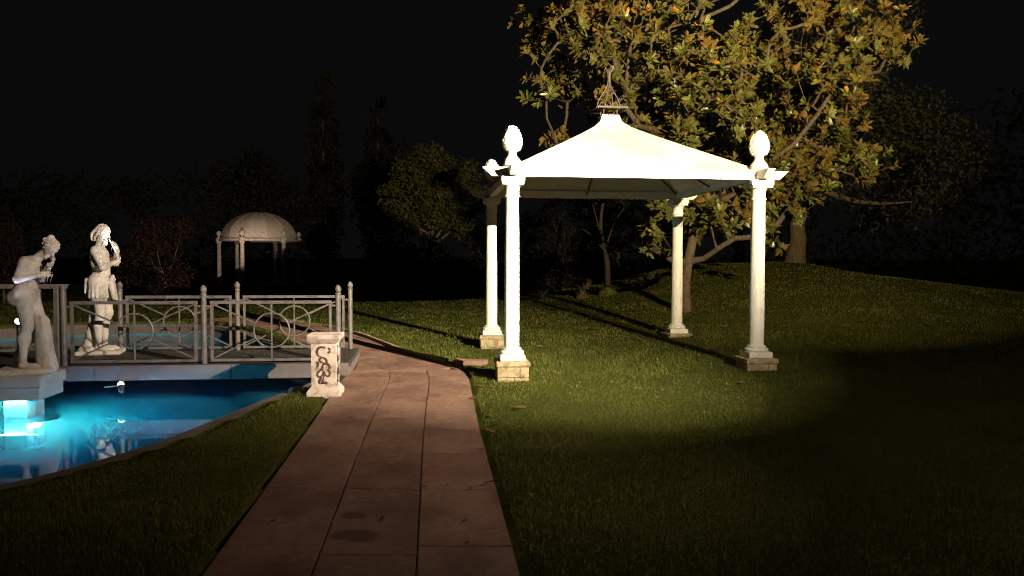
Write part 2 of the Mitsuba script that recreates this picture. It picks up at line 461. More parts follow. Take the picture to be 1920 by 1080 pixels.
fin_body, fin_scales = cone_finial()
shaft_prof = [(0.100, 0.430), (0.100, 0.9), (0.0975, 1.5), (0.094, 2.0), (0.0905, 2.405)]
for cx_, cy_ in ((0, 0), (W, 0), (0, W), (W, W)):
    M0 = frame(cx_, cy_)
    key = add(f'{gz}__column', place(lathe(shaft_prof, 32), GM @ M0), 'plaster', 40)
    base = join([cbox(-0.165, 0.165, -0.165, 0.165, 0.267, 0.347, 0.006),
                 lathe([(0.13, 0.347), (0.150, 0.350), (0.160, 0.366), (0.157, 0.384), (0.146, 0.394), (0.122, 0.397), (0.118, 0.405), (0.125, 0.409), (0.128, 0.418), (0.122, 0.428), (0.1, 0.4305)], 32)])
    add(f'{key}__base', place(base, GM @ M0), 'plaster', 35)
    cap = join([lathe([(0.0905, 2.405), (0.108, 2.408), (0.110, 2.420), (0.104, 2.428), (0.0935, 2.43), (0.0935, 2.535), (0.104, 2.54), (0.112, 2.552), (0.135, 2.566), (0.146, 2.585)], 32),
                cbox(-0.142, 0.142, -0.142, 0.142, 2.562, 2.585, 0.004), cbox(-0.155, 0.155, -0.155, 0.155, 2.587, 2.676, 0.016)])
    add(f'{key}__capital', place(cap, GM @ M0), 'plaster', 35)
    fk = add(f'{gz}__finial', place(fin_body, GM @ M0), 'plaster', 40)
    add(f'{fk}__scales', place(fin_scales, GM @ M0), 'plaster')
    tag(f'{fk}__scales', kind='stuff')
    pk = add(f'{gz}__plinth', place(cbox(-0.222, 0.222, -0.222, 0.222, 0.197, 0.264, 0.012), GM @ M0), 'tan_stone')
    for z0, z1, x0, x1 in ((-0.12, 0.055, -0.205, 0.01), (-0.12, 0.055, 0.016, 0.205), (0.06, 0.194, -0.205, 0.085), (0.06, 0.194, 0.091, 0.205)):
        j_ = rng.uniform(-0.004, 0.004, 2)
        add(f'{pk}__stone', place(cbox(x0, x1, -0.205 + j_[0], 0.205, z0, z1, 0.007), GM @ M0), 'tan_stone')


def beam(length, ov, w=0.055, z0=2.677, z1=2.797, cut=0.13):
    """Along x, with ends cut back underneath."""
    prof = Polygon([(-ov, z1), (-ov + 0.02, z1 - 0.02), (-ov + cut, z0), (length + ov - cut, z0), (length + ov - 0.02, z1 - 0.02), (length + ov, z1)])
    m = trimesh.creation.extrude_polygon(prof, 2 * w, engine='earcut')
    v = m.vertices.copy()
    m.vertices = np.stack([v[:, 0], v[:, 2] - w, v[:, 1]], 1)
    m.faces = m.faces[:, ::-1]
    return m


for y_ in (0, W):
    gadd('beam', place(beam(W, 0.40), frame(0, y_)), 'plaster')
for x_ in (0, W):
    gadd('beam', place(beam(W, 0.40, 0.052, 2.680, 2.794), frame(x_, 0, 0, math.pi / 2)), 'plaster')
# canvas roof: four panels, slightly hollow, rising to a narrow collar
e0, e1 = -0.02, W + 0.02
mid = W / 2


def roof_ring(t):
    """Half width and height at t (0 eave .. 1 collar top)."""
    tt = np.array([0, 0.06, 0.25, 0.5, 0.75, 0.90, 0.955, 1.0])
    hw = np.array([1.70, 1.615, 1.315, 0.93, 0.545, 0.29, 0.165, 0.125])
    hz = np.array([2.800, 2.846, 3.012, 3.222, 3.438, 3.590, 3.700, 3.815])
    return np.interp(t, tt, hw), np.interp(t, tt, hz)


def panel(rot, dz=0.0, shrink=0.0):
    nt, nu = 22, 17
    v, f = [], []
    for i, t in enumerate(np.linspace(0, 1, nt)):
        hw, z = roof_ring(t)
        hw -= shrink
        for u in np.linspace(-1, 1, nu):
            sag = 0.030 * (1 - u * u) * math.sin(math.pi * min(t / 0.92, 1.0)) if t < 0.92 else 0
            sag += 0.006 * math.sin(u * 17 + 3 * rot + 6 * t) * (1 - u * u) * t
            v.append((u * hw, -hw + sag * 0.35, z - sag + dz))
    for i in range(nt - 1):
        for j in range(nu - 1):
            a = i * nu + j
            f.append([a, a + 1, a + nu + 1, a + nu])
    return place(trimesh.Trimesh(np.array(v), np.array([q for a in f for q in ((a[0], a[1], a[2]), (a[0], a[2], a[3]))]), process=False), frame(mid, mid, 0, rot))


for k in range(4):
    gadd('canopy_panel', panel(k * math.pi / 2), 'canvas', True)
for k in range(4):
    a = k * math.pi / 2
    pts = []
    for t in (0.0, 0.25, 0.5, 0.75, 0.92):
        hw, z = roof_ring(t)
        pts.append((hw - 0.03, -hw + 0.03, z - 0.05))
    gadd('rafter', place(tube(pts, 0.018, 8), frame(mid, mid, 0, a)), 'dark_metal', 40)
    pts = []
    for t in (0.0, 0.25, 0.5, 0.75, 0.92):
        hw, z = roof_ring(t)
        pts.append((0, -hw + 0.03, z - 0.075))
    gadd('rafter', place(tube(pts, 0.016, 8), frame(mid, mid, 0, a)), 'dark_metal', 40)
for k in range(4):
    pts = []
    for t in np.linspace(0.0, 1.0, 22):
        hw, z = roof_ring(t)
        pts.append((hw, -hw, z + 0.001))
    gadd('seam', place(tube(pts, 0.009, 6), frame(mid, mid, 0, k * math.pi / 2)), 'canvas_seam', 40)
    for u in (-0.36, 0.36):
        pts = []
        for t in np.linspace(0.0, 0.9, 20):
            hw, z = roof_ring(t)
            sag = 0.030 * (1 - u * u) * math.sin(math.pi * min(t / 0.92, 1.0))
            sag += 0.006 * math.sin(u * 17 + 3 * k * math.pi / 2 + 6 * t) * (1 - u * u) * t
            pts.append((u * hw, -hw + sag * 0.35, z - sag + 0.001))
        gadd('seam', place(tube(pts, 0.004, 5), frame(mid, mid, 0, k * math.pi / 2)), 'canvas_seam', 40)
    gadd('hem', place(cbox(-1.69, 1.69, -0.003, 0.003, -0.03, 0.012, 0.001), frame(mid, mid, 2.80, k * math.pi / 2) @ frame(0, -1.706)), 'canvas_seam')
# wrought iron crown over the collar
fr = [tube([(-0.235, s, 3.915), (0.235, s, 3.915)], 0.016, 6) for s in (-0.235, 0.235)] + [tube([(s, -0.22, 3.915), (s, 0.22, 3.915)], 0.016, 6) for s in (-0.235, 0.235)]
fr += [tube([(sx * 0.105, sy * 0.105, 3.79), (sx * 0.105, sy * 0.105, 3.915)], 0.008, 6) for sx in (-1, 1) for sy in (-1, 1)]
fr += [tube([(-0.235, 0, 3.917), (0.235, 0, 3.917)], 0.012, 6), tube([(0, -0.235, 3.917), (0, 0.235, 3.917)], 0.012, 6)]
iron = gadd('iron_crown', place(join(fr), frame(mid, mid)), 'iron', 40)
zz = [3.92, 3.96, 4.02, 4.08, 4.17, 4.25, 4.32, 4.42, 4.50, 4.565]
rr = [0.160, 0.180, 0.176, 0.148, 0.092, 0.045, 0.020, 0.015, 0.030, 0.068]
for k in range(4):
    a = k * math.pi / 2 + 0.08
    pts = spline([(r, 0, z) for r, z in zip(rr, zz)], 3)
    add(f'{iron}__scroll', place(tube(pts, 0.0075, 6), GM @ frame(mid, mid, 0, a)), 'iron', 40)
    th = np.linspace(-0.3, 4.9, 18)
    sp = np.stack([0.095 + (0.052 - 0.007 * th) * np.cos(th), th * 0, 3.985 + (0.052 - 0.007 * th) * np.sin(th)], 1)
    add(f'{iron}__curl', place(tube(sp, 0.0065, 6), GM @ frame(mid, mid, 0, a)), 'iron', 40)
add(f'{iron}__tie', place(join([tube([(s * 0.07, -0.07, 4.155), (s * 0.07, 0.07, 4.155)], 0.005, 6) for s in (-1, 1)] + [tube([(-0.07, s * 0.07, 4.156), (0.07, s * 0.07, 4.156)], 0.005, 6) for s in (-1, 1)]), GM @ frame(mid, mid, 0, 0.08)), 'iron', 40)

# ---------------------------------------------------------------- footbridge and its railings
BR = 0.115
BM = frame(-2.24, 10.25, 0, math.pi + BR)      # local x runs left along the bridge, local y runs back (negated below)


def bpt(u, v, z=0.0):
    c, s = math.cos(BR), math.sin(BR)
    return np.array([-2.24 - u * c - v * s, 10.25 - u * s + v * c, z])


FLIP = np.array([[-math.cos(BR), -math.sin(BR), 0, -2.24], [-math.sin(BR), math.cos(BR), 0, 10.25], [0, 0, 1, 0], [0, 0, 0, 1.0]])


def bplace(m):
    m = place(m, FLIP)
    if np.linalg.det(FLIP[:3, :3]) < 0 and m.is_volume and m.volume < 0:
        m.invert()
    return m


DECK = 0.17
fb = new('footbridge')
tag(fb, 'low pale stone footbridge crossing the pool below grey railings', 'footbridge')
for i in range(11):
    u0, u1 = 0.02 + i * 0.9, 0.02 + (i + 1) * 0.9 - 0.008
    if i == 0:
        u0 = 0.0
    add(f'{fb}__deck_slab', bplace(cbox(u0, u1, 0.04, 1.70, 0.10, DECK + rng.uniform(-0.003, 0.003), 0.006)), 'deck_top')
for i, (u0, u1) in enumerate(((0.0, 0.262), (0.27, 1.55), (1.556, 3.3), (3.306, 5.2), (5.206, 7.2), (7.206, 10))):
    add(f'{fb}__fascia', bplace(cbox(u0, u1, 0.0, 0.036, -0.03 if u0 else -0.10, DECK - 0.004, 0.006)), 'deck_stone')
add(f'{fb}__fascia', bplace(cbox(0, 10, 1.705, 1.745, -0.03, DECK - 0.004, 0.006)), 'deck_stone')
add(f'{fb}__abutment', bplace(cbox(-0.006, 0.24, 0.05, 1.69, -0.4, 0.098, 0.006)), 'deck_stone')
add(f'{fb}__pier', bplace(cbox(6.2, 6.6, 0.3, 1.45, -1.0, 0.097, 0.01)), 'deck_stone')


def post_meshes(u, v, top=1.10, finial=True):
    sh = bplace(tube([bpt_l(u, v, DECK), bpt_l(u, v, top)], 0.037, 12))
    fn = None
    if finial:
        fn = lathe([(0.03, top), (0.045, top + 0.005), (0.045, top + 0.02), (0.028, top + 0.028), (0.04, top + 0.05), (0.046, top + 0.075), (0.04, top + 0.1), (0.022, top + 0.125), (0.004, top + 0.138)], 14)
        fn = bplace(place(fn, frame(u, v)))
    return sh, fn


def bpt_l(u, v, z):
    return (u, v, z)


def bar(a, b, w=0.015):
    """A square bar between two points of the plane v = const."""
    a, b = np.array(a, float), np.array(b, float)
    d = (b - a) / np.linalg.norm(b - a)
    n = np.cross(d, [0, 1, 0])
    n /= np.linalg.norm(n)
    o = np.array([0, 1, 0.0])
    return hull([p + sx * w * n + sy * w * o for p in (a, b) for sx in (-1, 1) for sy in (-1, 1)])


def rail_panel(root, u0, u1, v, zb=0.215, zt=1.0):
    um, zm = (u0 + u1) / 2, (zb + zt) / 2 + 0.01
    R = 0.235
    pk = add(f'{root}__panel', bplace(join([bar((u0, v, zt), (u1, v, zt), 0.021), bar((u0, v, zb), (u1, v, zb), 0.017),
                                              bar((u0 + 0.02, v, zb), (u0 + 0.02, v, zt - 0.02), 0.017), bar((u1 - 0.02, v, zb), (u1 - 0.02, v, zt - 0.02), 0.017)])), 'rail_paint')
    add(f'{pk}__ring', bplace(ring((um, v, zm), R, 0.012)), 'rail_paint', 40)
    add(f'{pk}__upright', bplace(bar((um, v, zb), (um, v, zt), 0.009)), 'rail_paint')
    for su in (-1, 1):
        for sz, zc in ((-1, zb + 0.02), (1, zt - 0.02)):
            c = np.array([um + su * (u1 - u0 - 0.05) / 2, v, zc])
            d = np.array([um, v, zm]) - c
            L_ = np.linalg.norm(d)
            add(f'{pk}__diagonal', bplace(bar(c, c + d / L_ * (L_ - R), 0.009)), 'rail_paint')
    for su in (0, 1):
        uu = u0 if su == 0 else u1
        s_ = -1 if su == 0 else 1
        add(f'{pk}__bracket', bplace(bar((uu, v, zt - 0.05), (uu + s_ * 0.085, v, zt - 0.05), 0.012)), 'rail_paint')


nr = new('bridge_railing')
tag(nr, 'near grey metal railing with ringed panels, along the front edge of the footbridge', 'railing', 'railings along the footbridge')
NP = [0.145, 1.925, 3.71]
for i, u in enumerate(NP):
    s_, f_ = post_meshes(u, 0.10, 1.10 if i < 2 else 1.22, i < 2)
    k = add(f'{nr}__post', s_, 'rail_paint', 40)
    if f_ is not None:
        add(f'{k}__finial', f_, 'rail_paint', 40)
rail_panel(nr, NP[0] + 0.085, NP[1] - 0.085, 0.10)
rail_panel(nr, NP[1] + 0.085, NP[2] - 0.085, 0.10)
fr_ = new('bridge_railing')
tag(fr_, 'far grey metal railing of the footbridge behind the first, dark toward its left end', 'railing', 'railings along the footbridge')
FP = [0.13, 1.85, 3.58]
for i, u in enumerate(FP):
    s_, f_ = post_meshes(u, 1.62, 1.10, True)
    k = add(f'{fr_}__post', s_, 'rail_paint', 40)
    add(f'{k}__finial', f_, 'rail_paint', 40)
rail_panel(fr_, FP[0] + 0.085, FP[1] - 0.085, 1.62)
rail_panel(fr_, FP[1] + 0.085, FP[2] - 0.085, 1.62)
tr = new('bridge_railing')
tag(tr, 'taller dark railing behind the bent statue at the left end of the footbridge', 'railing')
add(f'{tr}__top_rail', bplace(cbox(3.62, 8.0, 1.59, 1.65, 1.13, 1.20, 0.006)), 'rail_paint')
add(f'{tr}__bottom_rail', bplace(cbox(4.0, 8.0, 1.60, 1.64, 0.22, 0.26, 0.006)), 'rail_paint')
for u in (4.75, 5.7, 6.7, 7.7):
    add(f'{tr}__post', bplace(cbox(u - 0.035, u + 0.035, 1.595, 1.645, DECK, 1.128, 0.006)), 'rail_paint')
add(f'{tr}__end_post', bplace(cbox(NP[2] + 0.05, NP[2] + 0.115, 0.07, 0.13, DECK, 1.22, 0.006)), 'rail_paint')

# ---------------------------------------------------------------- carved pedestal beside the path, white rock
pd = new('carved_pedestal')
tag(pd, 'short weathered stone pedestal with a dark scrolled carving, standing between path and pool', 'pedestal')
PM = frame(-2.20, 8.83, 0, 0.10)
add(f'{pd}__base', place(join([cbox(-0.195, 0.195, -0.195, 0.195, -0.03, 0.05, 0.01), hull([(sx * r, sy * r, z) for r, z in ((0.192, 0.05), (0.150, 0.105)) for sx in (-1, 1) for sy in (-1, 1)])]), PM), 'carved_stone')
sh = trimesh.creation.box((0.285, 0.285, 0.52))
sh.apply_translation((0, 0, 0.36))
for _ in range(4):
    sh = sh.subdivide()
sh.vertices += (meshkit.fbm(sh.vertices * 22, 3, 2)[:, None] - 0.5) * 0.016 * np.sign(sh.vertices - [0, 0, 0.36]) * [1, 1, 0]
add(f'{pd}__shaft', place(sh, PM), 'carved_stone', 50)
add(f'{pd}__cap', place(join([hull([(sx * r, sy * r, z) for r, z in ((0.150, 0.61), (0.19, 0.655)) for sx in (-1, 1) for sy in (-1, 1)]), cbox(-0.196, 0.196, -0.196, 0.196, 0.656, 0.715, 0.012)]), PM), 'carved_stone')


def rel(pts, r=0.006):
    q = spline(pts, 5)
    w = r * (0.55 + 0.75 * np.abs(np.sin(np.linspace(0.3, 5.5, len(q)))))
    m = tube([(x, 0, z) for x, z in q], w, 7)
    m.vertices[:, 1] = m.vertices[:, 1] * 0.5 - 0.1445
    return m


scroll = [[(0.02, 0.56), (-0.045, 0.565), (-0.075, 0.52), (-0.06, 0.47), (-0.015, 0.45), (0.03, 0.42), (0.03, 0.385), (-0.01, 0.37)],
          [(-0.01, 0.45), (-0.045, 0.43), (-0.035, 0.40), (0.0, 0.385), (-0.015, 0.34), (-0.01, 0.29)],
          [(-0.01, 0.33), (-0.05, 0.29), (-0.075, 0.245), (-0.045, 0.22), (-0.015, 0.25), (0.0, 0.29), (0.03, 0.235), (0.06, 0.235), (0.07, 0.27), (0.04, 0.31)],
          [(-0.02, 0.22), (-0.05, 0.17), (-0.045, 0.145), (0.0, 0.155), (0.04, 0.14)], [(0.0, 0.29), (0.0, 0.22), (-0.02, 0.16)],
          [(0.05, 0.56), (0.075, 0.53), (0.05, 0.50)], [(-0.085, 0.40), (-0.06, 0.37), (-0.08, 0.34)], [(0.03, 0.375), (0.07, 0.35), (0.06, 0.32)]]
for s_ in scroll:
    add(f'{pd}__carving', place(rel(s_, rng.uniform(0.009, 0.013)), PM), 'carving_dark', 40)
for sgn in (1,):
    for k_, s_ in enumerate(scroll[:4]):
        m = rel(s_, 0.010)
        add(f'{pd}__carving', place(m, PM @ frame(0, 0, 0, math.pi / 2)), 'carving_dark', 40)
rock = trimesh.creation.icosphere(3, 0.09)
rock.vertices *= 1 + 0.5 * (meshkit.fbm(rock.vertices * 14, 3, 9)[:, None] - 0.5)
rock.vertices *= [1.1, 0.8, 0.55]
add('white_rock', place(rock, frame(-2.60, 9.02, 0.0)), 'carved_stone', 40)
tag('white_rock', 'small pale rock on the pool rim left of the carved pedestal', 'rock')


# ---------------------------------------------------------------- statues
def nets(bones, k=0.022, h=0.011, fine=(), kf=0.006, pad=0.06, cuts=()):
    """A smooth skin round tapered bones (a, b, ra, rb[, flatten]): surface nets on the smooth union of their distances."""
    pts = np.array([p for b in list(bones) + list(fine) for p in b[:2]], float)
    lo, hi = pts.min(0) - 0.24, pts.max(0) + 0.24
    ax = [np.arange(lo[i], hi[i], h) for i in range(3)]
    G = np.stack(np.meshgrid(*ax, indexing='ij'), -1).astype(np.float32)

    def dist(b):
        a, c = np.array(b[0], np.float32), np.array(b[1], np.float32)
        d = c - a
        t = np.clip(((G - a) @ d) / max(float(d @ d), 1e-9), 0, 1)
        v = G - a - t[..., None] * d
        if len(b) > 4:
            v = v / np.array(b[4], np.float32)
        return np.sqrt((v * v).sum(-1)) - (b[2] + t * (b[3] - b[2]))

    def smin(a, b, k):
        hh = np.clip(0.5 + 0.5 * (b - a) / k, 0, 1)
        return b + (a - b) * hh - k * hh * (1 - hh)

    F_ = None
    for b in bones:
        d = dist(b)
        F_ = d if F_ is None else smin(F_, d, k)
    for b in fine:
        F_ = smin(F_, dist(b), kf)
    for b in cuts:
        F_ = -smin(-F_, dist(b), 0.006)
    ins = F_ < 0
    n = np.array(F_.shape)
    cnt, acc = np.zeros(n - 1), np.zeros((*(n - 1), 3))
    for axn in range(3):
        sl0 = [slice(None)] * 3
        sl1 = [slice(None)] * 3
        sl0[axn], sl1[axn] = slice(0, -1), slice(1, None)
        A, B = F_[tuple(sl0)], F_[tuple(sl1)]
        cr = (A < 0) != (B < 0)
        i, j, l = np.nonzero(cr)
        t = A[cr] / (A[cr] - B[cr])
        pos = np.stack([i, j, l], 1).astype(float)
        pos[:, axn] += t
        o = [q for q in range(3) if q != axn]
        for da in (0, -1):
            for db in (0, -1):
                c = np.stack([i, j, l], 1)
                c[:, o[0]] += da
                c[:, o[1]] += db
                ok = (c >= 0).all(1) & (c < n - 1).all(1)
                np.add.at(cnt, tuple(c[ok].T), 1)
                np.add.at(acc, tuple(c[ok].T), pos[ok])
    use = cnt > 0
    vid = np.full(n - 1, -1)
    vid[use] = np.arange(use.sum())
    V = acc[use] / cnt[use][:, None] * h + lo
    Fs = []
    for axn in range(3):
        sl0 = [slice(None)] * 3
        sl1 = [slice(None)] * 3
        sl0[axn], sl1[axn] = slice(0, -1), slice(1, None)
        a_in, b_in = ins[tuple(sl0)], ins[tuple(sl1)]
        i, j, l = np.nonzero(a_in != b_in)
        c = np.stack([i, j, l], 1)
        o = [(axn + 1) % 3, (axn + 2) % 3]
        q = []
        for da, db in ((-1, -1), (0, -1), (0, 0), (-1, 0)):
            cc = c.copy()
            cc[:, o[0]] += da
            cc[:, o[1]] += db
            q.append(vid[tuple(cc.T)])
        q = np.stack(q, 1)
        fl = ~a_in[i, j, l] if axn < 3 else None
        q[fl] = q[fl][:, ::-1]
        Fs.append(q)
    Q = np.vstack(Fs)
    m = trimesh.Trimesh(V, np.vstack([Q[:, [0, 1, 2]], Q[:, [0, 2, 3]]]), process=False)
    trimesh.smoothing.filter_taubin(m, iterations=6)
    return m


def hand(wrist, direction, side, normal, curl=0.5, s=1.0):
    """Palm and five separate fingers: (palm bones, finger bones)."""
    w = np.array(wrist, float)
    d = np.array(direction, float)
    d /= np.linalg.norm(d)
    nrm = np.array(normal, float)
    nrm -= d * (nrm @ d)
    nrm /= np.linalg.norm(nrm)
    sd = np.cross(nrm, d) * side
    palm = [(w, w + d * 0.045 * s + sd * 0.0, 0.026, 0.030, (1, 1, 1)), (w + d * 0.05 * s - sd * 0.022, w + d * 0.08 * s - sd * 0.026, 0.017, 0.015), (w + d * 0.05 * s + sd * 0.02, w + d * 0.085 * s + sd * 0.024, 0.017, 0.015)]
    fing = []
    for i, (o, ln) in enumerate(((0.031, 0.075), (0.011, 0.085), (-0.010, 0.08), (-0.030, 0.062))):
        p = w + d * 0.085 * s + sd * o * s
        dd, ang = d.copy(), 0.0
        for seg, fr in enumerate((0.45, 0.32, 0.25)):
            ang += curl * (0.5, 0.7, 0.5)[seg]
            dd = d * math.cos(ang) + nrm * math.sin(ang) + sd * o * 1.2
            q = p + dd / np.linalg.norm(dd) * ln * fr * s
            fing.append((p, q, 0.0095 - seg * 0.0008, 0.0088 - seg * 0.0008))
            p = q
    t0 = w + d * 0.025 * s + sd * 0.028
    t1 = t0 + (d * 0.6 + sd * 0.7 + nrm * 0.3) * 0.04 * s
    t2 = t1 + (d * 0.9 + sd * 0.15 + nrm * 0.4) * 0.03 * s
    fing += [(t0, t1, 0.014, 0.0115), (t1, t2, 0.011, 0.009)]
    return palm, fing


def head(c, face, upv, s=1.0):
    """Skull, jaw, nose, brow, lips, ears round the centre c; face = looking direction, upv = crown direction. Returns (soft bones, fine bones, cuts)."""
    c, f, u = np.array(c, float), np.array(face, float), np.array(upv, float)
    f /= np.linalg.norm(f)
    u = u - f * (u @ f)
    u /= np.linalg.norm(u)
    r = np.cross(f, u)
    q = lambda a, b, d: c + (f * a + r * b + u * d) * s
    soft = [(q(-0.02, 0, 0.035), q(0.015, 0, 0.03), 0.082 * s, 0.078 * s), (q(0.025, 0, -0.02), q(0.045, 0, -0.08), 0.062 * s, 0.040 * s)]
    fine = [(q(0.088, 0, 0.012), q(0.112, 0, -0.03), 0.009 * s, 0.015 * s), (q(0.07, -0.035, 0.025), q(0.07, 0.035, 0.025), 0.016 * s, 0.016 * s),
            (q(0.088, -0.016, -0.062), q(0.088, 0.016, -0.062), 0.008 * s, 0.008 * s), (q(0.082, -0.012, -0.075), q(0.082, 0.012, -0.075), 0.010 * s, 0.010 * s), (q(0.07, 0, -0.102), q(0.075, 0, -0.105), 0.020 * s, 0.018 * s),
            (q(-0.005, 0.078, 0.01), q(-0.005, 0.074, -0.03), 0.014 * s, 0.01 * s), (q(-0.005, -0.078, 0.01), q(-0.005, -0.074, -0.03), 0.014 * s, 0.01 * s),
            (q(0.05, 0.04, -0.035), q(0.05, 0.04, -0.03), 0.026 * s, 0.026 * s), (q(0.05, -0.04, -0.035), q(0.05, -0.04, -0.03), 0.026 * s, 0.026 * s)]
    cuts = [(q(0.098, s_ * 0.030, 0.002), q(0.098, s_ * 0.034, 0.002), 0.014 * s, 0.014 * s) for s_ in (-1, 1)]
    fine2 = [(q(0.076, s_ * 0.031, 0.0), q(0.076, s_ * 0.033, 0.0), 0.0115 * s, 0.0115 * s) for s_ in (-1, 1)]
    return soft, fine + fine2, cuts, q


def curls(q, centers, n, r0, r1, seed, s=1.0):
    """Locks of carved hair on the skull: short curved ridges."""
    r_ = np.random.default_rng(seed)
    ms = []
    for _ in range(n):
        d = r_.normal(size=3)
        d /= np.linalg.norm(d)
        if not centers(d):
            continue
        b = r_.normal(size=3) * 0.03 + [-0.03, 0, -0.03]
        b -= d * (b @ d)
        d1_, d2_ = d + b * 7, d + b * 14
        o_ = np.array([-0.005, 0, 0.032])
        p0, p1, p2 = o_ + d * 0.078, o_ + d1_ / np.linalg.norm(d1_) * 0.090, o_ + d2_ / np.linalg.norm(d2_) * 0.080
        ms.append(tube([q(*p) for p in spline([p0, p1, p2], 3)], np.linspace(r0, r1, 7) * s, 6))
    return join(ms)


# --- statue bending its head over its raised hands, on the plinth in the pool
st = new('statue')
tag(st, 'nude statue bending its head over raised hands, on the square plinth in the pool', 'statue')
SM = frame(-5.90, 9.10, 0.262, 0.38)
hs, hf, hc, hq = head((0.265, -0.03, 1.455), (0.50, -0.42, -0.62), (0.62, -0.05, 0.78), 1.02)
bones = [((0.0, 0.075, 0.90), (0.0, -0.075, 0.90), 0.135, 0.135), ((-0.085, -0.07, 0.85), (-0.085, 0.07, 0.85), 0.105, 0.105), ((0.01, 0, 0.98), (0.03, 0, 1.08), 0.125, 0.115),
         ((0.035, -0.07, 1.13), (0.04, 0.07, 1.13), 0.110, 0.110), ((0.05, -0.10, 1.24), (0.07, 0.10, 1.24), 0.105, 0.10), ((0.03, -0.15, 1.285), (0.05, 0.15, 1.285), 0.068, 0.068),
         ((0.09, 0, 1.29), (0.20, -0.015, 1.385), 0.062, 0.054),
         # weight leg (towards the viewer)
         ((-0.01, -0.095, 0.86), (0.03, -0.085, 0.50), 0.108, 0.066), ((0.03, -0.085, 0.50), (-0.02, -0.082, 0.36), 0.062, 0.062), ((-0.02, -0.082, 0.36), (-0.02, -0.08, 0.08), 0.060, 0.036),
         ((-0.045, -0.08, 0.04), (0.10, -0.085, 0.022), 0.036, 0.028), ((0.10, -0.085, 0.022), (0.15, -0.09, 0.016), 0.03, 0.020),
         # free leg, knee forward, heel lifted
         ((0.02, 0.09, 0.86), (0.15, 0.10, 0.50), 0.110, 0.066), ((0.15, 0.10, 0.50), (0.02, 0.11, 0.34), 0.062, 0.058), ((0.02, 0.11, 0.34), (-0.14, 0.11, 0.13), 0.056, 0.036),
         ((-0.15, 0.11, 0.10), (-0.10, 0.11, 0.03), 0.034, 0.030), ((-0.10, 0.11, 0.03), (-0.04, 0.11, 0.02), 0.028, 0.02),
         # near arm across the body
         ((0.03, -0.185, 1.275), (-0.035, -0.225, 1.08), 0.058, 0.046), ((-0.035, -0.225, 1.08), (0.17, -0.205, 1.125), 0.045, 0.030),
         # far arm, hand raised to the chin
         ((0.05, 0.18, 1.275), (0.13, 0.16, 1.08), 0.056, 0.045), ((0.13, 0.16, 1.08), (0.255, -0.075, 1.215), 0.044, 0.03)] + hs
h1p, h1f = hand((0.17, -0.205, 1.125), (1, 0.25, 0.12), 1, (0, 1, 0.2), 0.45)
h2p, h2f = hand((0.255, -0.075, 1.215), (0.62, -0.35, 0.75), -1, (-0.8, 0.1, 0.5), 0.35)
add(f'{st}__figure', place(nets(bones + h1p + h2p, 0.03, 0.0115, hf + h1f + h2f, 0.007, cuts=hc), SM), 'marble', True)
add(f'{st}__hair', place(join([curls(hq, lambda d: d[2] > 0.15 - 0.5 * max(-d[0], 0) and not (d[0] > 0.55 and d[2] < 0.55), 150, 0.015, 0.007, 3),
                               trimesh.creation.icosphere(3, 0.045).apply_translation(hq(-0.085, 0, 0.085)), trimesh.creation.icosphere(3, 0.035).apply_translation(hq(-0.10, 0.02, 0.03))]), SM), 'marble', 50)
dr_b = [((0.20, 0.02, 0.0), (0.16, 0.04, 0.55), 0.115, 0.085), ((0.25, -0.02, 0.0), (0.19, -0.03, 0.40), 0.09, 0.05), ((0.13, 0.06, 0.55), (0.09, 0.09, 0.80), 0.075, 0.05)]
dr_f = [((0.25 + 0.03 * math.cos(a), 0.02 + 0.10 * math.sin(a), 0.02), (0.17 + 0.02 * math.cos(a), 0.03 + 0.07 * math.sin(a), 0.62), 0.028, 0.016) for a in np.linspace(-2.4, 2.2, 7)]
add(f'{st}__drapery', place(nets(dr_b, 0.03, 0.014, dr_f, 0.01), SM), 'marble', True)
add(f'{st}__base', place(cbox(-0.28, 0.30, -0.21, 0.21, -0.062, 0.004, 0.01), SM), 'marble')

pl = new('statue_plinth')
tag(pl, 'square two tier stone plinth rising from the lit pool under the bent statue', 'plinth')
LM = frame(-5.95, 9.09, 0, 0.10)
add(f'{pl}__top_slab', place(cbox(-0.40, 0.36, -0.31, 0.31, 0.06, 0.199, 0.01), LM), 'plinth_stone')
add(f'{pl}__lower_slab', place(cbox(-0.375, 0.335, -0.285, 0.285, -0.09, 0.058, 0.008), LM), 'plinth_stone')
for x_, w_ in ((-0.24, 0.06), (0.02, 0.13)):
    add(f'{pl}__pier', place(cbox(x_ - w_, x_ + w_, -0.22, 0.2, -1.0, -0.092, 0.008), LM), 'plinth_stone')

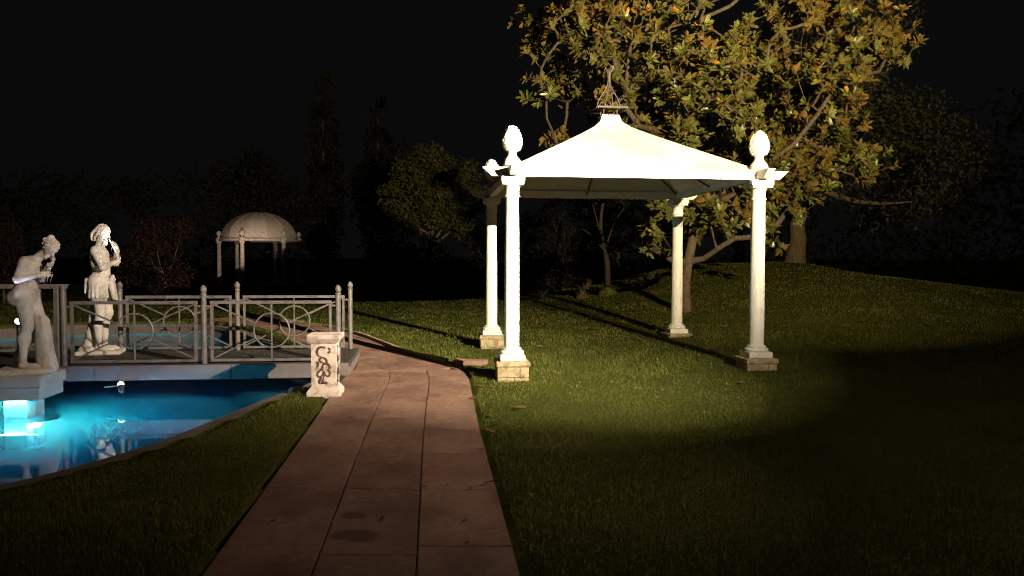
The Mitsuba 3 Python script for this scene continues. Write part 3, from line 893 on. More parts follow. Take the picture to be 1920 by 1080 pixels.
# --- statue playing a pipe, standing on the bridge platform
sp_ = new('statue')
tag(sp_, 'upright statue in a loincloth with a pipe at its lips, behind the near bridge railing', 'statue')
SM2 = frame(-6.10, 11.15, DECK + 0.055, 0.30)
hs, hf, hc, hq = head((0.03, -0.02, 1.735), (1, -0.25, -0.30), (0.3, 0, 1), 1.08)
bones = [((-0.01, 0.07, 1.0), (-0.01, -0.07, 1.0), 0.135, 0.135), ((-0.075, -0.075, 0.95), (-0.075, 0.075, 0.95), 0.10, 0.10), ((0.0, 0, 1.08), (0.0, 0, 1.22), 0.125, 0.125), ((-0.01, -0.075, 1.30), (-0.01, 0.075, 1.30), 0.12, 0.12),
         ((-0.02, -0.11, 1.42), (-0.02, 0.11, 1.42), 0.115, 0.115), ((-0.035, -0.165, 1.475), (-0.035, 0.165, 1.475), 0.075, 0.075), ((-0.02, 0, 1.50), (0.02, -0.01, 1.65), 0.068, 0.062),
         ((-0.02, -0.09, 0.96), (0.0, -0.085, 0.55), 0.112, 0.068), ((0.0, -0.085, 0.55), (-0.035, -0.085, 0.38), 0.064, 0.064), ((-0.035, -0.085, 0.38), (-0.03, -0.085, 0.09), 0.062, 0.038),
         ((-0.05, -0.085, 0.045), (0.11, -0.09, 0.025), 0.038, 0.03), ((0.11, -0.09, 0.025), (0.17, -0.095, 0.017), 0.03, 0.02),
         ((0.0, 0.09, 0.96), (0.07, 0.085, 0.55), 0.112, 0.068), ((0.07, 0.085, 0.55), (0.02, 0.085, 0.38), 0.064, 0.062), ((0.02, 0.085, 0.38), (0.02, 0.085, 0.09), 0.06, 0.038),
         ((0.0, 0.085, 0.045), (0.15, 0.085, 0.025), 0.038, 0.03), ((0.15, 0.085, 0.025), (0.20, 0.085, 0.017), 0.03, 0.02),
         ((-0.03, -0.205, 1.465), (0.075, -0.245, 1.235), 0.064, 0.05), ((0.075, -0.245, 1.235), (0.20, -0.13, 1.30), 0.049, 0.032),
         ((-0.03, 0.20, 1.465), (0.16, 0.20, 1.30), 0.06, 0.048), ((0.16, 0.20, 1.30), (0.215, 0.02, 1.47), 0.047, 0.032)] + hs
h1p, h1f = hand((0.20, -0.13, 1.30), (0.6, 0.7, 0.35), 1, (-0.3, 0.3, 0.9), 0.85)
h2p, h2f = hand((0.215, 0.02, 1.47), (-0.05, -0.35, 1.0), -1, (-0.9, 0.1, 0.1), 0.55)
add(f'{sp_}__figure', place(nets(bones + h1p + h2p, 0.03, 0.0115, hf + h1f + h2f, 0.007, cuts=hc), SM2), 'marble', True)
beard = [tube([hq(0.075 + rng.uniform(-0.01, 0.01), y_, -0.085), hq(0.085, y_ * 1.1, -0.125), hq(0.06, y_, -0.15 - rng.uniform(0, 0.02))], [0.014, 0.013, 0.006], 6) for y_ in np.linspace(-0.045, 0.045, 7)]
back = [tube(spline([hq(-0.07, y_, 0.02), hq(-0.095, y_ * 1.1, -0.05), hq(-0.07 + rng.uniform(-0.02, 0.02), y_ * 1.2, -0.13)], 3), np.linspace(0.022, 0.010, 7), 6) for y_ in np.linspace(-0.07, 0.07, 8)]
sides = [tube(spline([hq(0.0, s_ * 0.085, 0.03), hq(-0.02, s_ * 0.098, -0.04), hq(-0.03, s_ * 0.08, -0.11)], 3), np.linspace(0.02, 0.01, 7), 6) for s_ in (-1, 1)]
add(f'{sp_}__hair', place(join([curls(hq, lambda d: d[2] > 0.1 - 0.6 * max(-d[0], 0) and not (d[0] > 0.6 and d[2] < 0.45), 220, 0.017, 0.009, 8)] + beard + back + sides), SM2), 'marble', 50)
lo_b = [((-0.02, 0.07, 1.02), (-0.02, -0.07, 1.02), 0.148, 0.148), ((-0.03, -0.09, 0.98), (-0.02, -0.10, 0.80), 0.130, 0.118), ((0.0, 0.09, 0.98), (0.04, 0.09, 0.80), 0.130, 0.118)]
lo_f = [((-0.18, 0, 1.07), (0.0, -0.20, 0.98), 0.03, 0.034), ((0.0, -0.20, 0.98), (0.15, -0.10, 1.02), 0.034, 0.034), ((0.15, -0.10, 1.02), (0.165, 0.04, 1.05), 0.036, 0.03), ((0.16, -0.08, 1.06), (0.17, -0.07, 1.10), 0.035, 0.028),
        ((0.15, -0.11, 1.01), (0.19, -0.13, 0.78), 0.045, 0.028), ((0.17, -0.07, 1.0), (0.215, -0.07, 0.76), 0.034, 0.024), ((-0.17, -0.1, 1.05), (-0.19, -0.10, 0.86), 0.03, 0.02), ((-0.16, -0.03, 1.0), (-0.18, -0.05, 0.80), 0.03, 0.02)]
lo_f += [((0.10 * math.cos(a) - 0.02, -0.10 + 0.10 * math.sin(a), 0.99), (0.125 * math.cos(a) - 0.02, -0.10 + 0.125 * math.sin(a), 0.80), 0.03, 0.022) for a in np.linspace(-2.9, -0.2, 7)]
add(f'{sp_}__loincloth', place(nets(lo_b, 0.025, 0.0125, lo_f, 0.012), SM2), 'marble', True)
add(f'{sp_}__pipe', place(tube([(0.125, -0.05, 1.655), (0.225, -0.06, 1.44), (0.262, -0.065, 1.30)], [0.012, 0.016, 0.022], 10), SM2), 'marble', 40)
ru_b = [((-0.20, 0.06, 0.0), (-0.14, 0.06, 0.28), 0.10, 0.07), ((-0.14, 0.06, 0.28), (-0.12, 0.05, 0.60), 0.075, 0.055), ((0.02, 0.0, -0.02), (0.15, -0.02, -0.02), 0.06, 0.05), ((-0.22, -0.08, 0.0), (-0.12, -0.14, 0.02), 0.09, 0.05)]
rs = nets(ru_b, 0.04, 0.014)
rs.vertices += (meshkit.fbm(rs.vertices * 18, 3, 4)[:, None] - 0.5) * 0.03
add(f'{sp_}__stump', place(rs, SM2), 'marble', True)
add(f'{sp_}__base', place(cbox(-0.32, 0.28, -0.24, 0.24, -0.052, 0.006, 0.012), SM2), 'marble')


# ---------------------------------------------------------------- lamps of the place, seen and unseen
def emit(rgb):
    return {'type': 'area', 'radiance': {'type': 'rgb', 'value': list(rgb)}}


def can_light(pos, aim, label, rgb, dome=0.035):
    """A small spotlight: bracket, can and a glowing lens."""
    k = new('garden_spotlight')
    tag(k, label, 'spotlight')
    pos, aim = np.array(pos, float), np.array(aim, float)
    d = aim - pos
    d /= np.linalg.norm(d)
    add(f'{k}__housing', tube([pos - d * 0.11, pos - d * 0.09, pos - d * 0.02, pos - d * 0.012], [0.025, 0.036, 0.042, 0.043], 14), 'dark_metal', 40)
    ln = trimesh.creation.icosphere(2, dome)
    ln.vertices *= [1, 1, 1]
    add(f'{k}__lens', place(ln, frame(*(pos + d * 0.01))), 'dark_metal', True, emitter=emit(rgb), )
    scene_l = [q for q in scene if q.startswith(k + '__lens')][-1]
    scene[scene_l]['emitter']['sampling_weight'] = 0.03
    return k, pos, d


k1, p1, d1 = can_light(bpt(2.93, -0.09, -0.075), (-6.0, 11.1, 1.9), 'small round spotlight on the bridge fascia just above the water, its lens glowing white', (2.4, 2.7, 2.9), 0.042)
add(f'{k1}__bracket', join([tube([bpt(2.97, -0.0, 0.0), bpt(2.97, -0.075, -0.06)], 0.008, 6), tube([bpt(2.94, -0.10, -0.085), bpt(3.13, -0.11, -0.09)], 0.010, 6)]), 'rail_paint', 40)
spot('pipe_player_beam', bpt(2.91, -0.16, 0.02), (-5.90, 11.10, 1.83), (80, 90, 104), 3.6, 1.2, 0.5)
k2, p2, d2 = can_light((-6.95, 10.55, 0.70), (-5.9, 9.2, 1.45), 'small round spotlight glowing white on a stake behind the legs of the bent statue', (2.4, 2.7, 2.9), 0.045)
add(f'{k2}__stake', tube([(-7.01, 10.62, DECK), (-7.01, 10.62, 0.62), p2 - d2 * 0.05], 0.012, 8), 'dark_metal', 40)
k3, p3, d3 = can_light((-6.35, 8.2, -0.16), (-5.72, 8.95, 1.35), 'unseen small spotlight low over the pool water aimed up at the bent statue', (2.4, 2.6, 2.9), 0.03)  # stands out of view at the left, placed to light the bent statue
add(f'{k3}__stake', tube([(-6.40, 8.16, -1.0), (-6.40, 8.16, -0.25), p3 - d3 * 0.06], 0.012, 8), 'dark_metal', 40)
spot('bent_statue_beam', p3 + d3 * 0.06, (-5.74, 8.95, 1.50), (17, 16, 24), 4.2, 1.0, 0.7)
ul = new('pool_light')
tag(ul, 'underwater pool lamp glowing cyan beside the plinth of the bent statue', 'pool light')
ub = trimesh.creation.icosphere(3, 0.05)
add(f'{ul}__bulb', place(ub, frame(-5.74, 9.0, -0.40)), 'dark_metal', True, emitter={**emit((850, 9000, 14800)), 'sampling_weight': 1.6})
add(f'{ul}__cap', place(lathe([(0.25, -0.347), (0.255, -0.342), (0.24, -0.335), (0.01, -0.333)], 32), frame(-5.74, 9.0, 0)), 'pool_wall', 40)  # added disc, stops the bulb's light leaking up out of the water
add(f'{ul}__holder', place(lathe([(0.09, -0.72), (0.09, -0.69), (0.02, -0.68), (0.02, -0.445)], 16), frame(-5.74, 9.0, 0)), 'pool_wall', 40)
led = new('plinth_lamp')  # out of view below the slab, placed to light piers and water
tag(led, 'unseen cyan lamp strip under the statue plinth slab, lighting its piers', 'lamp strip')
strip = trimesh.Trimesh([(-0.30, -0.265, -0.0945), (0.30, -0.265, -0.0945), (0.30, -0.225, -0.0945), (-0.30, -0.225, -0.0945)], [(0, 2, 1), (0, 3, 2)], process=False)
add(f'{led}__diffuser', place(strip, LM), 'dark_metal', emitter={**emit((15, 170, 215)), 'sampling_weight': 0.9})
add(f'{led}__housing', place(cbox(-0.31, 0.31, -0.275, -0.215, -0.0935, -0.0905, 0.0005), LM), 'dark_metal')

# the floodlight itself, on its post outside the frame
fl = new('floodlight')
tag(fl, 'unseen floodlight on a tall post right of the camera, aimed at the white gazebo', 'floodlight')
add(f'{fl}__post', tube([(LAMP[0] + 0.08, LAMP[1] - 0.12, -0.1), (LAMP[0] + 0.08, LAMP[1] - 0.12, 3.65)], 0.05, 14), 'dark_metal', 40)
add(f'{fl}__crossbar', tube([(LAMP[0] - 0.25, LAMP[1] - 0.30, 3.66), (LAMP[0] + 0.35, LAMP[1] + 0.0, 3.66)], 0.02, 8), 'dark_metal', 40)
for k_, o_, d_, rgb_, cut_, beam_ in HEADS[:5]:
    az = math.atan2(d_[1], d_[0])
    hk = add(f'{fl}__lamp_head', place(cbox(-0.18, -0.02, -0.11, 0.11, -0.12, 0.12, 0.02), frame(*(LAMP + o_ - d_ * 0.02), az)), 'dark_metal')


# ---------------------------------------------------------------- plants
def tri_leaves(pos, d, nrm, ln, wd, col, segs=1, droop=0.12):
    """Many leaves in one mesh: a folded blade each. pos, d, nrm (n, 3), ln, wd (n), col (n, 3)."""
    d = d / np.linalg.norm(d, axis=1, keepdims=True)
    nrm = nrm - d * (nrm * d).sum(1, keepdims=True)
    nrm /= np.linalg.norm(nrm, axis=1, keepdims=True) + 1e-9
    s = np.cross(d, nrm)
    l, w = ln[:, None], wd[:, None]
    if segs == 1:
        v = np.stack([pos, pos + d * l * 0.45 + s * w * 0.5 + nrm * w * 0.14, pos + d * l * 0.45 - nrm * w * 0.02, pos + d * l * 0.45 - s * w * 0.5 + nrm * w * 0.14, pos + d * l - nrm * l * droop], 1)
        f = np.array([(0, 1, 2), (0, 2, 3), (1, 4, 2), (2, 4, 3)])
    else:
        v = np.stack([pos, pos + d * l * 0.3 + s * w * 0.44 + nrm * w * 0.12, pos + d * l * 0.3, pos + d * l * 0.3 - s * w * 0.44 + nrm * w * 0.12,
                      pos + d * l * 0.74 + s * w * 0.45 + nrm * (w * 0.1 - l * droop * 0.45), pos + d * l * 0.74 - nrm * (w * 0.03 + l * droop * 0.45), pos + d * l * 0.74 - s * w * 0.45 + nrm * (w * 0.1 - l * droop * 0.45), pos + d * l - nrm * l * droop], 1)
        f = np.array([(0, 1, 2), (0, 2, 3), (1, 4, 5), (1, 5, 2), (2, 5, 6), (2, 6, 3), (4, 7, 5), (5, 7, 6)])
    k = v.shape[1]
    F_ = (f[None] + (np.arange(len(pos)) * k)[:, None, None]).reshape(-1, 3)
    return v.reshape(-1, 3), F_, np.repeat(col, k, 0)


def unit(v):
    return v / (np.linalg.norm(v, axis=-1, keepdims=True) + 1e-12)


# ---- the magnolia behind the gazebo
mg = new('magnolia_tree')
tag(mg, 'big floodlit magnolia with leathery olive and rust leaves towering behind the gazebo', 'tree')
clumps = [(0.48, 6.63, 0.59), (1.52, 6.85, 0.88), (0.59, 5.6, 0.53), (1.23, 5.48, 0.7), (2.56, 6.51, 1.05), (3.95, 6.51, 1.05), (3.14, 5.48, 0.94), (2.45, 5.02, 0.53), (4.3, 5.7, 0.82), (3.5, 4.44, 0.64), (5.11, 5.82, 0.82),
          (6.26, 6.5, 1.05), (7.42, 6.5, 0.94), (8.18, 6.21, 0.53), (6.97, 5.47, 0.82), (6.05, 4.89, 0.82), (5.6, 3.86, 0.7), (6.76, 4.2, 0.94), (7.69, 3.91, 0.59), (6.3, 3.39, 0.7), (4.85, 3.16, 0.64), (4.32, 2.58, 0.64),
          (3.28, 2.24, 0.53), (3.8, 2.29, 0.41), (5.73, 2.4, 0.53), (5.12, 4.55, 0.59), (1.06, 4.16, 0.41), (4.08, 3.63, 0.7), (2.21, 8.1, 1.17), (3.94, 8.44, 1.4), (5.67, 8.21, 1.29), (7.28, 7.86, 1.05), (1.4, 7.88, 0.82),
          (1.99, 3.63, 0.59), (2.98, 3.4, 0.47)]
r_ = np.random.default_rng(21)
TB = np.array([3.81, 16.5, 0.05])
nodes = [TB, TB + [0.02, 0, 0.5], TB + [0.0, 0, 1.0], TB + [0.06, 0.02, 1.5], TB + [0.16, 0.05, 2.0], TB + [0.22, 0.1, 2.6], TB + [0.15, 0.15, 3.3], TB + [0.3, 0.2, 4.1], TB + [0.2, 0.2, 5.0], TB + [0.35, 0.1, 5.9], TB + [0.3, 0.1, 6.8]]
parent = [-1] + list(range(10))
kind_ = ['trunk'] * 11


def grow(target, kind, step, wob, up_bend):
    N = np.array(nodes)
    tgt = np.array(target)
    dd = np.linalg.norm(N - tgt, axis=1) + 0.55 * np.maximum(N[:, 2] - tgt[2] + 0.4 * np.linalg.norm((N - tgt)[:, :2], axis=1), 0)
    dd[:2] += 9
    i = int(np.argmin(dd))
    a = N[i]
    L_ = np.linalg.norm(tgt - a)
    n = max(1, int(L_ / step))
    for t in np.linspace(0, 1, n + 1)[1:]:
        p = a + (tgt - a) * t + [0, 0, -up_bend * L_ * math.sin(math.pi * t)] + (r_.normal(size=3) * wob if t < 1 else 0)
        nodes.append(p)
        parent.append(i)
        kind_.append(kind)
        i = len(nodes) - 1
    return i


# two low limbs that show under the crown
for tgt in ((2.72, 16.2, 2.12), (4.75, 16.1, 2.05)):
    grow(tgt, 'limb', 0.3, 0.03, 0.12)
cl3 = []
for x, z, r in clumps:
    dep = r_.uniform(-1.7, 1.7) * (0.55 if z < 4 else 1.0)
    if x < 2.6 and z < 4.5:
        dep = abs(dep) * 0.6
    cl3.append((x + dep * x / 16.5, 16.5 + dep, 1.6 + (z - 1.6) * (16.5 + dep) / 16.5, r))
for x, y, z, r in sorted(cl3, key=lambda c: np.linalg.norm(np.array(c[:3]) - TB - [0, 0, 2])):
    grow((x, y, z - 0.2 * r), 'limb', 0.35, 0.05, 0.10)
tips = []
for x, y, z, r in cl3:
    n = int(74 * (r / 0.8) ** 2)
    q = unit(r_.normal(size=(n, 3))) * (r_.uniform(0, 1, (n, 1)) ** 0.45) * r * 1.18 * [1, 1.15, 0.95] + [x, y, z]
    hole = meshkit.noise(q * 1.35, 31)
    tips += [p for p, h_ in zip(q, hole) if h_ > 0.39]
tips.sort(key=lambda p: np.linalg.norm(p - TB - [0, 0, 3]))
tip_id = [grow(p, 'twig', 0.28, 0.025, 0.05) for p in tips]
load = np.zeros(len(nodes))
for i in tip_id:
    load[i] += 1
for i in range(len(nodes) - 1, 0, -1):
    load[parent[i]] += load[i]
rad = np.clip(0.0052 * np.maximum(load, 1) ** 0.44, 0.005, 0.105)
rad = np.where(np.array(kind_) == 'trunk', rad, np.minimum(rad, 0.058))
rad[0], rad[1] = 0.15, 0.12
N = np.array(nodes)
parts = {'trunk': [], 'twig': []}
limb_of, limbs = {}, {}
for i in range(1, len(nodes)):
    p = parent[i]
    seg = (N[p], N[i], min(rad[p], rad[i] * 1.5), rad[i])
    k = 8 if rad[i] > 0.03 else 5
    m = tube([seg[0], seg[1]], [seg[2], seg[3]], k, cap=rad[i] > 0.02)
    if kind_[i] == 'trunk':
        parts['trunk'].append(m)
    elif kind_[i] == 'limb':
        root_ = limb_of.get(p, i if kind_[p] == 'trunk' else p)
        limb_of[i] = root_
        limbs.setdefault(root_, []).append(m)
    else:
        parts['twig'].append(m)
add(f'{mg}__trunk', join(parts['trunk']), 'bark', 50)
for ms in limbs.values():
    add(f'{mg}__limb', join(ms), 'branch_bark', 50)
add(f'{mg}__twigs', join(parts['twig']), 'branch_bark')
tag(f'{mg}__twigs', kind='stuff')
pos, dirs, nrms, lens, wids, cols = [], [], [], [], [], []
for i in tip_id:
    d = unit(N[i] - N[parent[i]] + np.array([0, 0, 0.12]))
    k = int(r_.integers(10, 15))
    a = r_.uniform(0, 2 * math.pi) + np.arange(k) * 2.4
    e1_ = unit(np.cross(d, [0.3, 0.5, 0.8]))
    e2_ = np.cross(d, e1_)
    rad_ = np.cos(a)[:, None] * e1_ + np.sin(a)[:, None] * e2_
    open_ = r_.uniform(0.5, 1.45, k)[:, None]
    dd = d * np.cos(open_) + rad_ * np.sin(open_)
    pos.append(N[i] - d * r_.uniform(0, 0.13, k)[:, None] + rad_ * 0.008)
    dirs.append(dd)
    nrms.append(d * np.sin(open_) - rad_ * np.cos(open_) + r_.normal(size=(k, 3)) * 0.25)
    lens.append(r_.uniform(0.13, 0.23, k))
    wids.append(r_.uniform(0.060, 0.090, k))
    tone = r_.uniform(0.65, 1.35, (k, 1))
    golden = (r_.uniform(size=(k, 1)) < np.clip((N[i][2] - 5.6) / 3.0, 0.03, 0.55)).astype(float)  # golden leaves grow more frequent towards the crown top
    cols.append(tone * ((1 - golden) * np.array([0.100, 0.110, 0.024]) + golden * np.array([0.25, 0.132, 0.020])))
pos, dirs, nrms, lens, wids, cols = (np.concatenate(a) for a in (pos, dirs, nrms, lens, wids, cols))
near = np.argsort(pos[:, 1] - 0.12 * np.abs(pos[:, 2] - 4) * 0 + np.where((pos[:, 2] > 7.3) | (pos[:, 2] < 1.9), 50, 0))
pick = near[:2400][:: 8][:300]
rest = np.setdiff1d(np.arange(len(pos)), pick)
v, f, c = tri_leaves(pos[rest], dirs[rest], nrms[rest], lens[rest], wids[rest], cols[rest], 2)
add(f'{mg}__foliage', (v, f), 'magnolia_leaf', False, c)
tag(f'{mg}__foliage', kind='stuff')
for i in pick:
    v, f, c = tri_leaves(pos[i:i + 1], dirs[i:i + 1], nrms[i:i + 1], lens[i:i + 1], wids[i:i + 1], cols[i:i + 1], 2)
    add(f'{mg}__leaf', (v, f), 'magnolia_leaf', False, c)


def bushy(key, label, cat, base, clump_list, n, size, col, trunk_r=0.0, group=None, seed=1, trunk_top=None, up_=0.0, crown_name='crown'):
    """A tree or shrub: trunk with limbs to each clump, crown of leaf faces spread through the clumps with gaps."""
    r2 = np.random.default_rng(seed)
    k = new(key)
    tag(k, label, cat, group)
    base = np.array(base, float)
    if trunk_r > 0:
        top = np.array(trunk_top if trunk_top is not None else base + [0, 0, 2.0], float)
        pts = np.linspace(base - [0, 0, 0.15], top, 8) + r2.normal(size=(8, 3)) * trunk_r * 0.12 * [1, 1, 0]
        flare = 1 + 0.5 * np.exp(-np.linspace(0, 6, 8))
        ms = [tube(pts, trunk_r * flare * np.linspace(1, 0.7, 8), 14)]
        add(f'{k}__trunk', join(ms), 'bark', 50)
        for cx_, cy_, cz_, cr_ in clump_list[:: max(1, len(clump_list) // 7)]:
            c_ = np.array([cx_, cy_, cz_])
            s0 = pts[int(r2.integers(4, 8))]
            m_ = (s0 + c_) / 2 + [0, 0, -0.1 * np.linalg.norm(c_ - s0)]
            add(f'{k}__limb', tube(spline([s0, m_, c_], 4), np.linspace(trunk_r * 0.45, trunk_r * 0.1, 9), 7), 'bark', 50)
    cl = np.array(clump_list, float)
    w = cl[:, 3] ** 2
    pick_ = r2.choice(len(cl), n, p=w / w.sum())
    q = unit(r2.normal(size=(n, 3))) * (r2.uniform(0, 1, (n, 1)) ** 0.4) * cl[pick_, 3:4] + cl[pick_, :3]
    keep = meshkit.noise(q * (1.6 / max(size * 4, 0.3)), seed + 3) > 0.34
    q, pick_ = q[keep], pick_[keep]
    out = unit(q - cl[pick_, :3] + [0, 0, 0.15]) * 0.8
    d = unit(r2.normal(size=q.shape) + [0, 0, up_] + 0.4 * out)
    nr_ = unit(out + r2.normal(size=q.shape) * 0.6 + [0, 0, 0.3])
    c_ = np.array(col) * r2.uniform(0.6, 1.4, (len(q), 1))
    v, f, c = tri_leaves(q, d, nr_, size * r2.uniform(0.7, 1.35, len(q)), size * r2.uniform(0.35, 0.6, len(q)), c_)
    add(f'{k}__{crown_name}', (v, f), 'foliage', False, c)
    if crown_name == 'foliage':
        tag(f'{k}__{crown_name}', kind='stuff')
    return k


def blob(c, R, n, r0, r1, seed, flat=1.0):
    r2 = np.random.default_rng(seed)
    q = unit(r2.normal(size=(n, 3))) * (r2.uniform(0.2, 1, (n, 1)) ** 0.5) * np.array(R)
    return [(*(np.array(c) + p), r2.uniform(r0, r1)) for p in q]


# big dark tree on the rise at the right
bushy('broadleaf_tree', 'large dark tree with a thick bare trunk on the grassy rise right of the gazebo', 'tree', (9.02, 24.0, 1.45),
      blob((11.2, 24.6, 7.5), (4.4, 3.0, 3.6), 30, 0.8, 1.6, 5) + [(12.4, 23.4, 3.4, 0.8), (11.3, 23.6, 3.2, 0.7), (13.4, 24.0, 3.9, 0.8), (10.5, 23.8, 3.9, 0.7), (14.5, 24.5, 4.6, 0.8)], 15000, 0.17, (0.040, 0.040, 0.020), 0.25, seed=11, trunk_top=(9.35, 24.1, 4.6))
# rounded tree lit beyond the lawn, left of the gazebo
bushy('broadleaf_tree', 'rounded tree faintly lit green beyond the lawn, left of the gazebo', 'tree', (-3.6, 31.0, 0.0),
      [(-3.3, 30.0, 5.3, 0.9), (-4.1, 30.4, 4.8, 0.9), (-2.4, 30.2, 4.9, 0.8), (-3.2, 29.6, 4.4, 0.9), (-1.9, 30.6, 5.0, 0.6), (-4.8, 30.4, 4.0, 0.7), (-3.0, 29.8, 3.6, 0.8), (-2.2, 30.0, 3.3, 0.8), (-4.0, 30.2, 3.4, 0.7), (-1.6, 30.2, 3.9, 0.7)], 9000, 0.17, (0.050, 0.049, 0.013), 0.14, seed=12, trunk_top=(-3.3, 30.8, 3.0))
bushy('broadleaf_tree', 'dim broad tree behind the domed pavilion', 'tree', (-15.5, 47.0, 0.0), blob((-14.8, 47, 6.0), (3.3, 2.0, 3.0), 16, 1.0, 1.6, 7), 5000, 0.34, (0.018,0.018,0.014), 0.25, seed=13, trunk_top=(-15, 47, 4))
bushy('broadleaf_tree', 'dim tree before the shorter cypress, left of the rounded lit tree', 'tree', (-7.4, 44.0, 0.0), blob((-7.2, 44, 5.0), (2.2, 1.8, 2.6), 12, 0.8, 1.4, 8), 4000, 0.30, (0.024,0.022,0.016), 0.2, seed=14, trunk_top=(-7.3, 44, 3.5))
for i, (x, y, h_, lab) in enumerate(((-11.4, 46.0, 12.6, 'tall dim cypress right of the domed pavilion'), (-8.2, 46.5, 11.2, 'shorter dim cypress nearer the rounded lit tree'))):
    cl = [(x + rng.normal() * 0.1, y, z, 0.35 + 0.95 * math.sin(math.pi * min(0.15 + 0.85 * z / h_, 1)) ** 0.8) for z in np.linspace(0.8, h_ - 0.3, 16)]
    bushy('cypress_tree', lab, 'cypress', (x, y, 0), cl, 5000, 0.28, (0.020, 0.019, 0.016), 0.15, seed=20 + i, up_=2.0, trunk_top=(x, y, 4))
# hedge and shrubs along the left
hd = []
for x in np.arange(-40, -12.5, 1.0):
    for z in (0.9, 2.3, 3.8, 5.0):
        hd.append((x + rng.normal() * 0.25, 45.5 + rng.normal() * 0.5, z + rng.normal() * 0.2 + (0.7 if x < -17 else 0), 1.1))
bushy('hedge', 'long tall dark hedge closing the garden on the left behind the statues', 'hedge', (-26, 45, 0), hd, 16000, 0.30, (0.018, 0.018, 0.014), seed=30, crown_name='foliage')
bushy('shrub', 'dim reddish shrub between the upright statue and the domed pavilion', 'shrub', (-12, 26, 0), blob((-12.0, 26, 2.1), (1.2, 0.8, 0.7), 8, 0.4, 0.7, 31) + blob((-12.0, 26, 0.9), (1.3, 0.8, 0.7), 6, 0.5, 0.8, 32), 4000, 0.13, (0.028, 0.013, 0.010), 0.05, seed=31, trunk_top=(-12, 26, 1.0), crown_name='foliage')
bushy('shrub', 'reddish shrub at the left edge behind the bent statue', 'shrub', (-17.6, 26, 0), blob((-17.6, 26, 1.9), (0.9, 0.8, 1.0), 8, 0.4, 0.8, 33) + blob((-17.6, 26, 0.7), (1.0, 0.8, 0.6), 6, 0.5, 0.8, 34), 3500, 0.13, (0.026, 0.013, 0.010), 0.05, seed=33, trunk_top=(-17.6, 26, 1.0), crown_name='foliage')
# dark bank of shrubs behind the lawn, each one its own; a low one is added over the lit trunk foot
for i, (x, y, r0, h_, lab) in enumerate(((-3.5, 29.0, 1.5, 1.7, 'low dark shrub added to hide the foot of the rounded lit tree'), (-5.2, 38.0, 1.8, 2.6, 'low dark shrub behind the lawn, right of the domed pavilion'), (-0.8, 33.0, 2.0, 3.4, 'dark shrub behind the left columns of the gazebo'), (2.0, 29.5, 1.9, 3.6, 'dark shrub seen through the middle of the gazebo'),
                                       (4.4, 31.0, 1.9, 4.2, 'dark tall shrub behind the small thin tree'))):
    z0 = float(ground_z(x, y))
    bushy('shrub', lab, 'shrub', (x, y, z0), blob((x, y, z0 + h_ / 2), (r0, r0 * 0.8, h_ / 2), 12, 0.6, 1.0, 40 + i), 3500, 0.2, (0.022, 0.024, 0.014), 0.06, seed=40 + i, trunk_top=(x, y, z0 + 1.2), crown_name='foliage')
# dark wood closing the right side
wd = []
for x in np.arange(6, 40, 1.7):
    for z in (1.5, 4.0, 6.5, 9.0):
        wd.append((x + rng.normal() * 0.4, 41 + rng.normal(), z + rng.normal() * 0.4, 1.7))
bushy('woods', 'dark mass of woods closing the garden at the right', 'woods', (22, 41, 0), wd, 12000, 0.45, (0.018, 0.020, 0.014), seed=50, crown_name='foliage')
tag('woods', kind='stuff')

# small bare tree, spiky plant, urn and stone under the gazebo roof line
sm = new('small_tree')
tag(sm, 'small thin leaning tree beyond the lawn, seen through the middle of the gazebo', 'tree')
z0 = float(ground_z(2.75, 22))
tk = spline([(2.78, 22, z0 - 0.1), (2.80, 22, z0 + 0.5), (2.74, 22, z0 + 1.1), (2.60, 22.1, z0 + 1.8), (2.66, 22.1, z0 + 2.6)], 4)
add(f'{sm}__trunk', tube(tk, np.linspace(0.10, 0.04, len(tk)), 10), 'dark_bark', 50)
for tgt in ((1.7, 21.8, z0 + 2.0), (3.4, 22.2, z0 + 2.6), (2.2, 21.6, z0 + 2.9)):
    add(f'{sm}__limb', tube(spline([tk[8], (np.array(tk[10]) + tgt) / 2, tgt], 4), np.linspace(0.030, 0.010, 9), 6), 'dark_bark', 50)
cl = blob((2.6, 22.1, z0 + 3.1), (1.3, 0.9, 0.7), 9, 0.4, 0.7, 61)
r2 = np.random.default_rng(61)
q = np.vstack([unit(r2.normal(size=(160, 3))) * r2.uniform(0, 1, (160, 1)) ** 0.4 * c_[3] + np.array(c_[:3]) for c_ in cl])
v, f, c = tri_leaves(q, unit(r2.normal(size=q.shape)), unit(r2.normal(size=q.shape) + [0, 0, 0.6]), r2.uniform(0.08, 0.16, len(q)), r2.uniform(0.03, 0.06, len(q)), np.array([0.02, 0.024, 0.012]) * r2.uniform(0.6, 1.4, (len(q), 1)))
add(f'{sm}__foliage', (v, f), 'foliage', False, c)
tag(f'{sm}__foliage', kind='stuff')


def spiky(x, y, n, L0, seed, label):
    r2 = np.random.default_rng(seed)
    k = new('spiky_plant')
    tag(k, label, 'plant')
    z0 = float(ground_z(x, y))
    for i in range(n):
        a, e = r2.uniform(0, 2 * math.pi), r2.uniform(0.35, 1.35)
        d = np.array([math.cos(a) * math.cos(e), math.sin(a) * math.cos(e), math.sin(e)])
        v, f, c = tri_leaves(np.array([[x, y, z0]]) + d * 0.05, d[None], np.array([[0, 0, 1.0]]) + r2.normal(size=(1, 3)) * 0.1, np.array([L0 * r2.uniform(0.7, 1.1)]), np.array([0.06]), np.array([[0.055, 0.075, 0.055]]) * r2.uniform(0.7, 1.3), 2, 0.25)
        add(f'{k}__leaf', (v, f), 'foliage', False, c)


